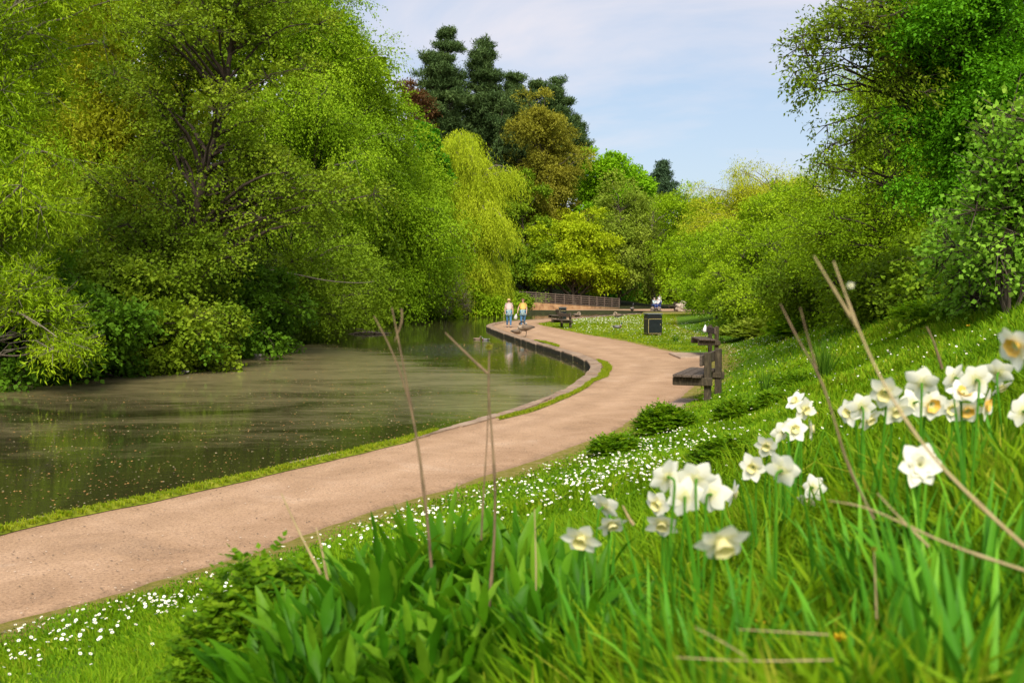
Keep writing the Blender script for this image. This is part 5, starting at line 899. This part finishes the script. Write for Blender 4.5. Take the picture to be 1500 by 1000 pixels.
# ------------------------------------------------------------------ birds
def cols(seq): return [(*c, 1) for c in seq]
BR, PB, BK, WHT, GRY = (.17, .12, .08), (.36, .28, .20), (.012, .012, .012), (.45, .43, .40), (.16, .155, .15)
def goose(label, loc, rz, pose, dark=True, s=1., cat='goose', group='geese'):
    t = thing('goose', label, cat, loc, rz, group); b = MB(); z = {'stand': .36, 'preen': .36, 'rest': .13, 'swim': .08}[pose]; nk = BK if dark else PB; hd = BK if dark else (.4, .3, .2)
    b.loft(np.array([(-.40, 0, z+.02), (-.32, 0, z+.03), (-.2, 0, z+.02), (0, 0, z), (.16, 0, z+.01), (.27, 0, z+.05), (.32, 0, z+.10)])*s, np.array([(.03, .01), (.07, .035), (.11, .09), (.14, .135), (.13, .13), (.08, .09), (.03, .04)])*s, 12,
           c=cols([BK, BK, WHT if pose != 'rest' else BR, BR, BR, PB, PB]))
    for sd in (-1, 1): b.loft(np.array([(.17, sd*.11, z+.03), (.0, sd*.135, z+.04), (-.2, sd*.10, z+.05), (-.37, sd*.03, z+.05)])*s, np.array([(.02, .05), (.03, .10), (.025, .07), (.008, .012)])*s, 8, c=cols([BR, BR, (.15, .11, .08), (.06, .05, .04)]))
    if pose == 'preen': P = [(.24, 0, z+.08), (.26, 0, z+.19), (.18, .02, z+.265), (.07, .04, z+.25), (-.01, .06, z+.19), (-.05, .07, z+.14)]; R = [.055, .036, .032, .035, .042, .015]
    elif pose == 'rest': P = [(.24, 0, z+.06), (.28, 0, z+.16), (.22, .01, z+.235), (.13, .03, z+.22), (.07, .05, z+.16), (.04, .05, z+.12)]; R = [.055, .036, .032, .036, .042, .015]
    else: P = [(.24, 0, z+.08), (.28, 0, z+.2), (.27, 0, z+.34), (.30, 0, z+.41), (.345, 0, z+.42), (.40, 0, z+.40)]; R = [.06, .036, .030, .036, .038, .012]
    b.loft(np.array(P)*s, np.array(R)*s, 9, c=cols([PB if dark else BR, nk, nk, nk, WHT if dark else hd, BK if dark else (.6, .3, .1)]))
    b.build('body', M['col'], t, smooth=True)
    if pose in ('stand', 'preen'):
        for sd in ((-1, 1) if pose == 'stand' else (1,)):
            l = MB(); l.loft(np.array([(.0, sd*.05, z-.05), (-.02, sd*.05, z*.45), (.0, sd*.05, .02)])*s, np.array([.03, .013, .012])*s, 6, c=cols([BR, BK, BK])); l.box((.04*s, sd*.05*s, .012*s), (.11*s, .07*s, .02*s)); l.c[-1] = np.tile([*BK, 1], (len(l.c[-1]), 1)); l.build('leg', M['col'], t)
    return t
def duck(label, loc, rz, drake=True, pale=False, s=1.):
    t = thing('duck', label, 'duck', loc, rz, 'ducks'); b = MB(); bd = GRY if drake else ((.45, .38, .3) if pale else (.2, .14, .09)); ch = (.12, .05, .03) if drake else bd; hd = (.01, .07, .04) if drake else (.16, .11, .07)
    b.loft(np.array([(-.27, 0, .11), (-.2, 0, .09), (-.08, 0, .06), (.06, 0, .05), (.15, 0, .07), (.20, 0, .10)])*s, np.array([(.02, .01), (.05, .035), (.085, .075), (.09, .085), (.07, .07), (.03, .03)])*s, 10, c=cols([WHT if drake else bd, BK if drake else bd, bd, bd, ch, ch]))
    b.loft(np.array([(.15, 0, .09), (.18, 0, .15), (.185, 0, .175), (.20, 0, .21), (.24, 0, .215), (.27, 0, .20), (.32, 0, .19)])*s, np.array([(.05, .05), (.032, .032), (.03, .03), (.036, .036), (.033, .033), (.018, .012), (.014, .004)])*s, 9, c=cols([ch, WHT if drake else hd, hd, hd, hd, (.5, .4, .05), (.5, .4, .05)]))
    b.build('body', M['col'], t, smooth=True); return t
p = at_z(770, 493); goose('brown goose standing on the kerb with its black neck bent back to preen', (p[0], p[1], 0), math.pi+.15, 'preen', s=1.12)
p = at_z(757, 489); goose('goose lying on the kerb with its head tucked in, beside the preening one', (p[0], p[1], 0), math.pi*.1, 'rest', s=.85)
p = at_z(845, 463.6, -.2); goose('pale brown goose on the second arm of the water, left one', (p[0], p[1], -.2), 0.2, 'rest', dark=False, s=1.1)
p = at_z(903, 464.5, 0); goose('brown goose sitting at the edge of the daisy lawn by the far water', (p[0], p[1]-1., 0), math.pi-.3, 'rest', dark=False, s=1.15)
p = at_z(924, 458.7, 0); goose('dark-necked goose standing upright beside the far path', (p[0], p[1]-1, 0), 1.2, 'stand', s=1.15)
p = at_z(904, 480.3, 0); duck('drake mallard sitting on the daisy lawn left of the litter bin', (p[0], p[1], 0), .1, s=1.25)
for px, py, rz, dr, pl, lb in [(267, 549, 2.6, True, False, 'dark drake mallard on the pond beside the low boughs'), (289, 543, .3, False, True, 'duck with its head down right behind the dark drake'), (376, 524, 3.3, False, True, 'pale-backed duck swimming alone in the shade under the bush'),
        (699, 498, .4, False, False, 'left one of two small dark ducks on the glittering water'), (711, 499, 2.9, True, False, 'right one of two small dark ducks on the glittering water')]:
    p = at_z(px, py, -.2); duck(lb, (p[0], p[1], -.195), rz, dr, pl, s=.8 if px > 600 else 1.)

# ------------------------------------------------------------------ people
SKIN = plain('skin', (.55, .36, .26), .55, .06)
def skinned(name, J, Ed, mat, parent, sub=2):
    names = list(J); me = bpy.data.meshes.new(name); me.from_pydata([J[k][0] for k in names], [(names.index(a), names.index(b)) for a, b in Ed], []); me.materials.append(mat)
    o = bpy.data.objects.new(name, me); COL.objects.link(o); o.parent = parent; m = o.modifiers.new('skin', 'SKIN'); m.use_smooth_shade = True
    sv = me.skin_vertices[0].data
    for i, k in enumerate(names): rr_ = J[k][1]; sv[i].radius = rr_ if isinstance(rr_, tuple) else (rr_, rr_); sv[i].use_root = (i == 0)
    q = o.modifiers.new('sub', 'SUBSURF'); q.levels = sub; q.render_levels = sub; return o
def person(label, loc, rz, h, J2, top, trousers, hair, haircut, extras=(), top_keys=None, group=None):
    """local +Y is behind the person, they face -Y; joints in metres for a 1.65 m body"""
    t = thing('person', label, 'person', loc, rz, group); t.scale = (h/1.65,)*3
    J = dict(pelvis=((0, 0, .92), (.13, .10)), waist=((0, 0, 1.03), (.11, .085)), chest=((0, -.01, 1.22), (.16, .115)), upper=((0, 0, 1.34), (.10, .07)), neck=((0, 0, 1.42), .048), head=((0, -.015, 1.52), (.078, .092)), crown=((0, -.01, 1.59), (.06, .074)), nose=((0, -.105, 1.515), .012),
        sh_l=((.16, 0, 1.33), .055), el_l=((.225, .03, 1.08), .038), wr_l=((.22, -.05, .87), .026), pa_l=((.22, -.07, .81), (.032, .018)), sh_r=((-.16, 0, 1.33), .055), el_r=((-.225, .03, 1.08), .038), wr_r=((-.22, -.05, .87), .026), pa_r=((-.22, -.07, .81), (.032, .018)),
        hip_l=((.09, 0, .86), .095), kn_l=((.09, -.09, .48), .058), an_l=((.09, -.10, .10), .038), toe_l=((.10, -.24, .03), .034), hip_r=((-.09, 0, .86), .095), kn_r=((-.09, .02, .48), .058), an_r=((-.09, .16, .12), .038), toe_r=((-.10, .04, .03), .034))
    J.update(J2)
    Ed = [('pelvis', 'waist'), ('waist', 'chest'), ('chest', 'upper'), ('upper', 'neck'), ('neck', 'head'), ('head', 'crown'), ('head', 'nose')]
    for s in 'lr': Ed += [('upper', 'sh_'+s), ('sh_'+s, 'el_'+s), ('el_'+s, 'wr_'+s), ('wr_'+s, 'pa_'+s), ('pelvis', 'hip_'+s), ('hip_'+s, 'kn_'+s), ('kn_'+s, 'an_'+s), ('an_'+s, 'toe_'+s)]
    for s, sg in (('l', 1), ('r', -1)):
        p = np.array(J['pa_'+s][0])
        for i in range(5):
            tip = p+np.array([sg*(.004 if i < 4 else -.03)+(i-1.5)*.005, (i-1.5)*.015-(.01 if i == 4 else 0), -.075+.01*abs(i-1.5) if i < 4 else -.03]); J[f'f{i}{s}'] = (tuple(tip), .008); Ed.append(('pa_'+s, f'f{i}{s}'))
    skinned('body', J, Ed, SKIN, t, 1)
    g = lambda k, f=1.12, a=.008: (J[k][0], tuple(q*(f+(.12 if k in ('chest', 'waist', 'upper') else 0))+a for q in (J[k][1] if isinstance(J[k][1], tuple) else (J[k][1],)*2)))
    sl = {k: g(k) for k in ('chest', 'waist', 'upper', 'sh_l', 'sh_r')}; sl['hem'] = (tuple(np.array(J['pelvis'][0])*.75+np.array(J['waist'][0])*.25), (.145, .115))
    for s in 'lr': a, c_ = np.array(J['sh_'+s][0]), np.array(J['el_'+s][0]); f = 1. if top_keys == 'long' else .6; sl['sv_'+s] = (tuple(a+(c_-a)*f), .052)
    e = [('chest', 'upper'), ('chest', 'waist'), ('waist', 'hem'), ('upper', 'sh_l'), ('upper', 'sh_r'), ('sh_l', 'sv_l'), ('sh_r', 'sv_r')]
    if top_keys == 'long':
        for s in 'lr': sl['wv_'+s] = (J['wr_'+s][0], .036); e.append(('sv_'+s, 'wv_'+s))
    skinned('top', sl, e, top, t)
    tr = {k: g(k, 1.13, .006) for k in ('pelvis', 'hip_l', 'hip_r', 'kn_l', 'kn_r', 'an_l', 'an_r')}; skinned('trousers', tr, [('pelvis', 'hip_l'), ('pelvis', 'hip_r'), ('hip_l', 'kn_l'), ('hip_r', 'kn_r'), ('kn_l', 'an_l'), ('kn_r', 'an_r')], trousers, t)
    SH = plain('shoe', (.06, .04, .05), .6, .1)
    for s in 'lr': a, c_ = np.array(J['an_'+s][0]), np.array(J['toe_'+s][0]); b = MB(); d = c_-a; b.loft([a*[1, 1, .5]+[0, .05, .02-.0], (a+c_)/2*[1, 1, .8], c_+[0, -.03, 0]], [(.042, .045), (.046, .04), (.03, .02)], 8); b.build('shoe', SH, t, smooth=True)
    hc = np.array(J['head'][0])+np.array([0, .022, .03]); b = MB()
    if haircut == 'long': b.loft([hc+[0, .03, -.2], hc+[0, .04, -.1], hc+[0, .015, 0], hc+[0, 0, .065], hc+[0, -.01, .10]], [(.06, .03), (.085, .06), (.098, .098), (.085, .092), (.03, .03)], 12)
    else: b.loft([hc+[0, .03, -.09], hc+[0, .02, 0], hc+[0, 0, .06], hc+[0, -.01, .095]], [(.07, .045), (.102, .095), (.094, .10), (.04, .04)], 12)
    b.build('hair', hair, t, smooth=True)
    fc = MB(); hx = np.array(J['head'][0])
    for sx in (-1, 1): fc.box(hx+[sx*.03, -.088, .012], (.022, .012, .012), bev=.003)
    fc.build('eyes', plain('dark_eyes', (.02, .015, .012), .3, .1), t); fc = MB(); fc.box(hx+[0, -.088, -.045], (.04, .01, .01), bev=.003); fc.build('mouth', plain('lips', (.35, .12, .10), .5, .1), t)
    for e_ in extras: e_(t, J)
    return t
def waist_coat(c1, name='jacket_round_waist'):
    def f(t, J):
        b = MB(); pz = J['pelvis'][0]; m = 20; V = []; Fs = []
        for i, (z, rx, ry) in enumerate([(1.03, .135, .11), (.98, .165, .135), (.86, .18, .155), (.74, .195, .165)]):
            for k in range(m): a = 2*math.pi*k/m; q = 1+.07*math.sin(k*2.7)*i/3; V.append((math.cos(a)*rx*q, math.sin(a)*ry*q, z-(0 if i < 3 else .08*abs(math.sin(k*1.9)))))
        Fs = [(i*m+k, i*m+(k+1) % m, (i+1)*m+(k+1) % m, (i+1)*m+k) for i in range(3) for k in range(m)]; b.add(V, Fs)
        for s in (-1, 1): b.loft([(s*.03, -.14, 1.0), (s*.07, -.165, .85), (s*.09, -.17, .66)], [(.03, .02), (.035, .02), (.03, .018)], 6)
        b.build(name, c1, t, smooth=True)
    return f
def shades(t, J):
    b = MB(); h = np.array(J['head'][0]); b.box(h+[-.034, -.096, .016], (.05, .012, .034), bev=.004); b.box(h+[.034, -.096, .016], (.05, .012, .034), bev=.004); b.box(h+[0, -.098, .022], (.02, .008, .008)); b.build('sunglasses', plain('dark_lens', (.02, .012, .01), .2, .1), t)
JEAN = plain('blue_denim', (.06, .17, .33), .8, .25); JACK = pmat('light_denim', [(.35, (.12, .24, .29)), (.65, (.36, .46, .45))], .8, 14)
p = at_z(745.5, 479.5); pa = person('person in sunglasses, pale pink top and jeans with a jacket round the waist, left walker', (p[0], p[1], 0), .12, 1.68, {}, plain('pale_pink_top', (.72, .55, .53), .8, .08), JEAN, plain('blonde_hair', (.50, .36, .16), .7, .15), 'short', (waist_coat(JACK), shades))
p = at_z(766, 478.5); pb = person('person in a yellow top and jeans with a jacket round the waist, right walker', (p[0], p[1], 0), -.1, 1.66, dict(kn_l=((.09, .02, .48), .058), an_l=((.07, .16, .12), .038), toe_l=((.08, .04, .03), .034), kn_r=((-.09, -.08, .48), .058), an_r=((-.08, -.10, .10), .038), toe_r=((-.09, -.24, .03), .034), el_r=((-.27, .03, 1.12), .038), wr_r=((-.30, -.06, .90), .026), pa_r=((-.31, -.08, .84), (.032, .018))),
     plain('yellow_top', (.78, .52, .14), .8, .08), JEAN, plain('auburn_hair', (.20, .10, .05), .7, .2), 'short', (waist_coat(JACK),))
# walking stick and light bag held by the two
p = at_z(745.5, 479.5); b = MB(); b.loft([(0, 0, 0), (.01, 0, .45), (.0, 0, .88)], [.012, .012, .014], 7); o = b.build('walking_stick', M['straw']); o.location = (p[0]-.30, p[1]-.14, 0); tag(o, 'thin pale walking stick in the hand of the person in sunglasses', 'walking stick')
p = at_z(766, 478.5); b = MB(); b.loft([(0, 0, .0), (0, 0, -.06), (-.03, 0, -.18), (-.05, 0, -.30), (-.05, 0, -.34)], [(.01, .01), (.04, .03), (.10, .05), (.11, .05), (.05, .03)], 10); o = b.build('carrier_bag', plain('pale_bag', (.55, .56, .55), .6, .15), smooth=True); o.location = (p[0]-.40, p[1]-.08, .78); tag(o, 'pale bag carried by the person in the yellow top', 'bag')
g = 'group resting by the far path'
p = at_Y(966, 455, 103); person('person standing by the far path in a white top and dark blue trousers', (p[0], 103., 0.0), .7, 1.74, dict(an_r=((-.09, .02, .10), .038), toe_r=((-.11, -.12, .03), .034), an_l=((.09, 0, .10), .038), toe_l=((.11, -.14, .03), .034), kn_l=((.09, -.02, .48), .058), wr_r=((-.12, -.18, 1.22), .026), el_r=((-.24, -.02, 1.12), .038), pa_r=((-.08, -.2, 1.26), (.03, .018))), plain('white_top', (.66, .66, .66), .8, .06), plain('navy_trousers', (.03, .05, .16), .8, .15), plain('dark_hair', (.03, .02, .015), .6, .2), 'short', top_keys='long', group=g)
SIT = dict(pelvis=((0, 0, .42), (.13, .11)), waist=((0, -.02, .54), (.115, .09)), chest=((0, -.06, .72), (.135, .10)), upper=((0, -.09, .84), (.10, .07)), neck=((0, -.10, .92), .048), head=((0, -.13, 1.02), (.07, .085)), crown=((0, -.12, 1.09), (.055, .07)), nose=((0, -.22, 1.01), .012), sh_l=((.17, -.09, .845), .05), sh_r=((-.17, -.09, .845), .05), el_l=((.21, -.2, .64), .038), el_r=((-.21, -.2, .64), .038), wr_l=((.15, -.38, .58), .026), wr_r=((-.15, -.38, .58), .026), pa_l=((.14, -.43, .57), (.03, .018)), pa_r=((-.14, -.43, .57), (.03, .018)),
     hip_l=((.10, 0, .38), .095), hip_r=((-.10, 0, .38), .095), kn_l=((.13, -.38, .44), .06), kn_r=((-.13, -.38, .44), .06), an_l=((.12, -.42, .08), .038), an_r=((-.12, -.42, .08), .038), toe_l=((.13, -.56, .03), .034), toe_r=((-.13, -.56, .03), .034))
SW = plain('pale_blue_top', (.50, .60, .62), .8, .1)
for px, rz, top, hr, lb in [(957.5, .5, SW, plain('fair_hair', (.35, .3, .24), .7, .1), 'person in a pale blue top sitting low on a rock, left of the standing one'), (963.5, -.5, plain('bright_white_top', (.72, .7, .72), .8, .05), plain('black_hair', (.02, .015, .012), .6, .1), 'person with dark hair and white top crouching at the feet of the standing one')]:
    p = at_Y(px, 455, 102); person(lb, (p[0], 102., .28), rz, 1.6, SIT, top, plain('navy_trousers', (.04, .06, .2), .8, .15), hr, 'short', top_keys='long', group=g)
    lump('rock_seat', 'low brown rock under the '+('person in the pale blue top' if px < 960 else 'crouching dark-haired person'), 'rock', (p[0], 102.1, .22), (.36, .32, .34), pmat('seat_rock', [(.3, (.15, .11, .08)), (.7, (.3, .24, .18))], .9, 4, .5, 20), int(px))
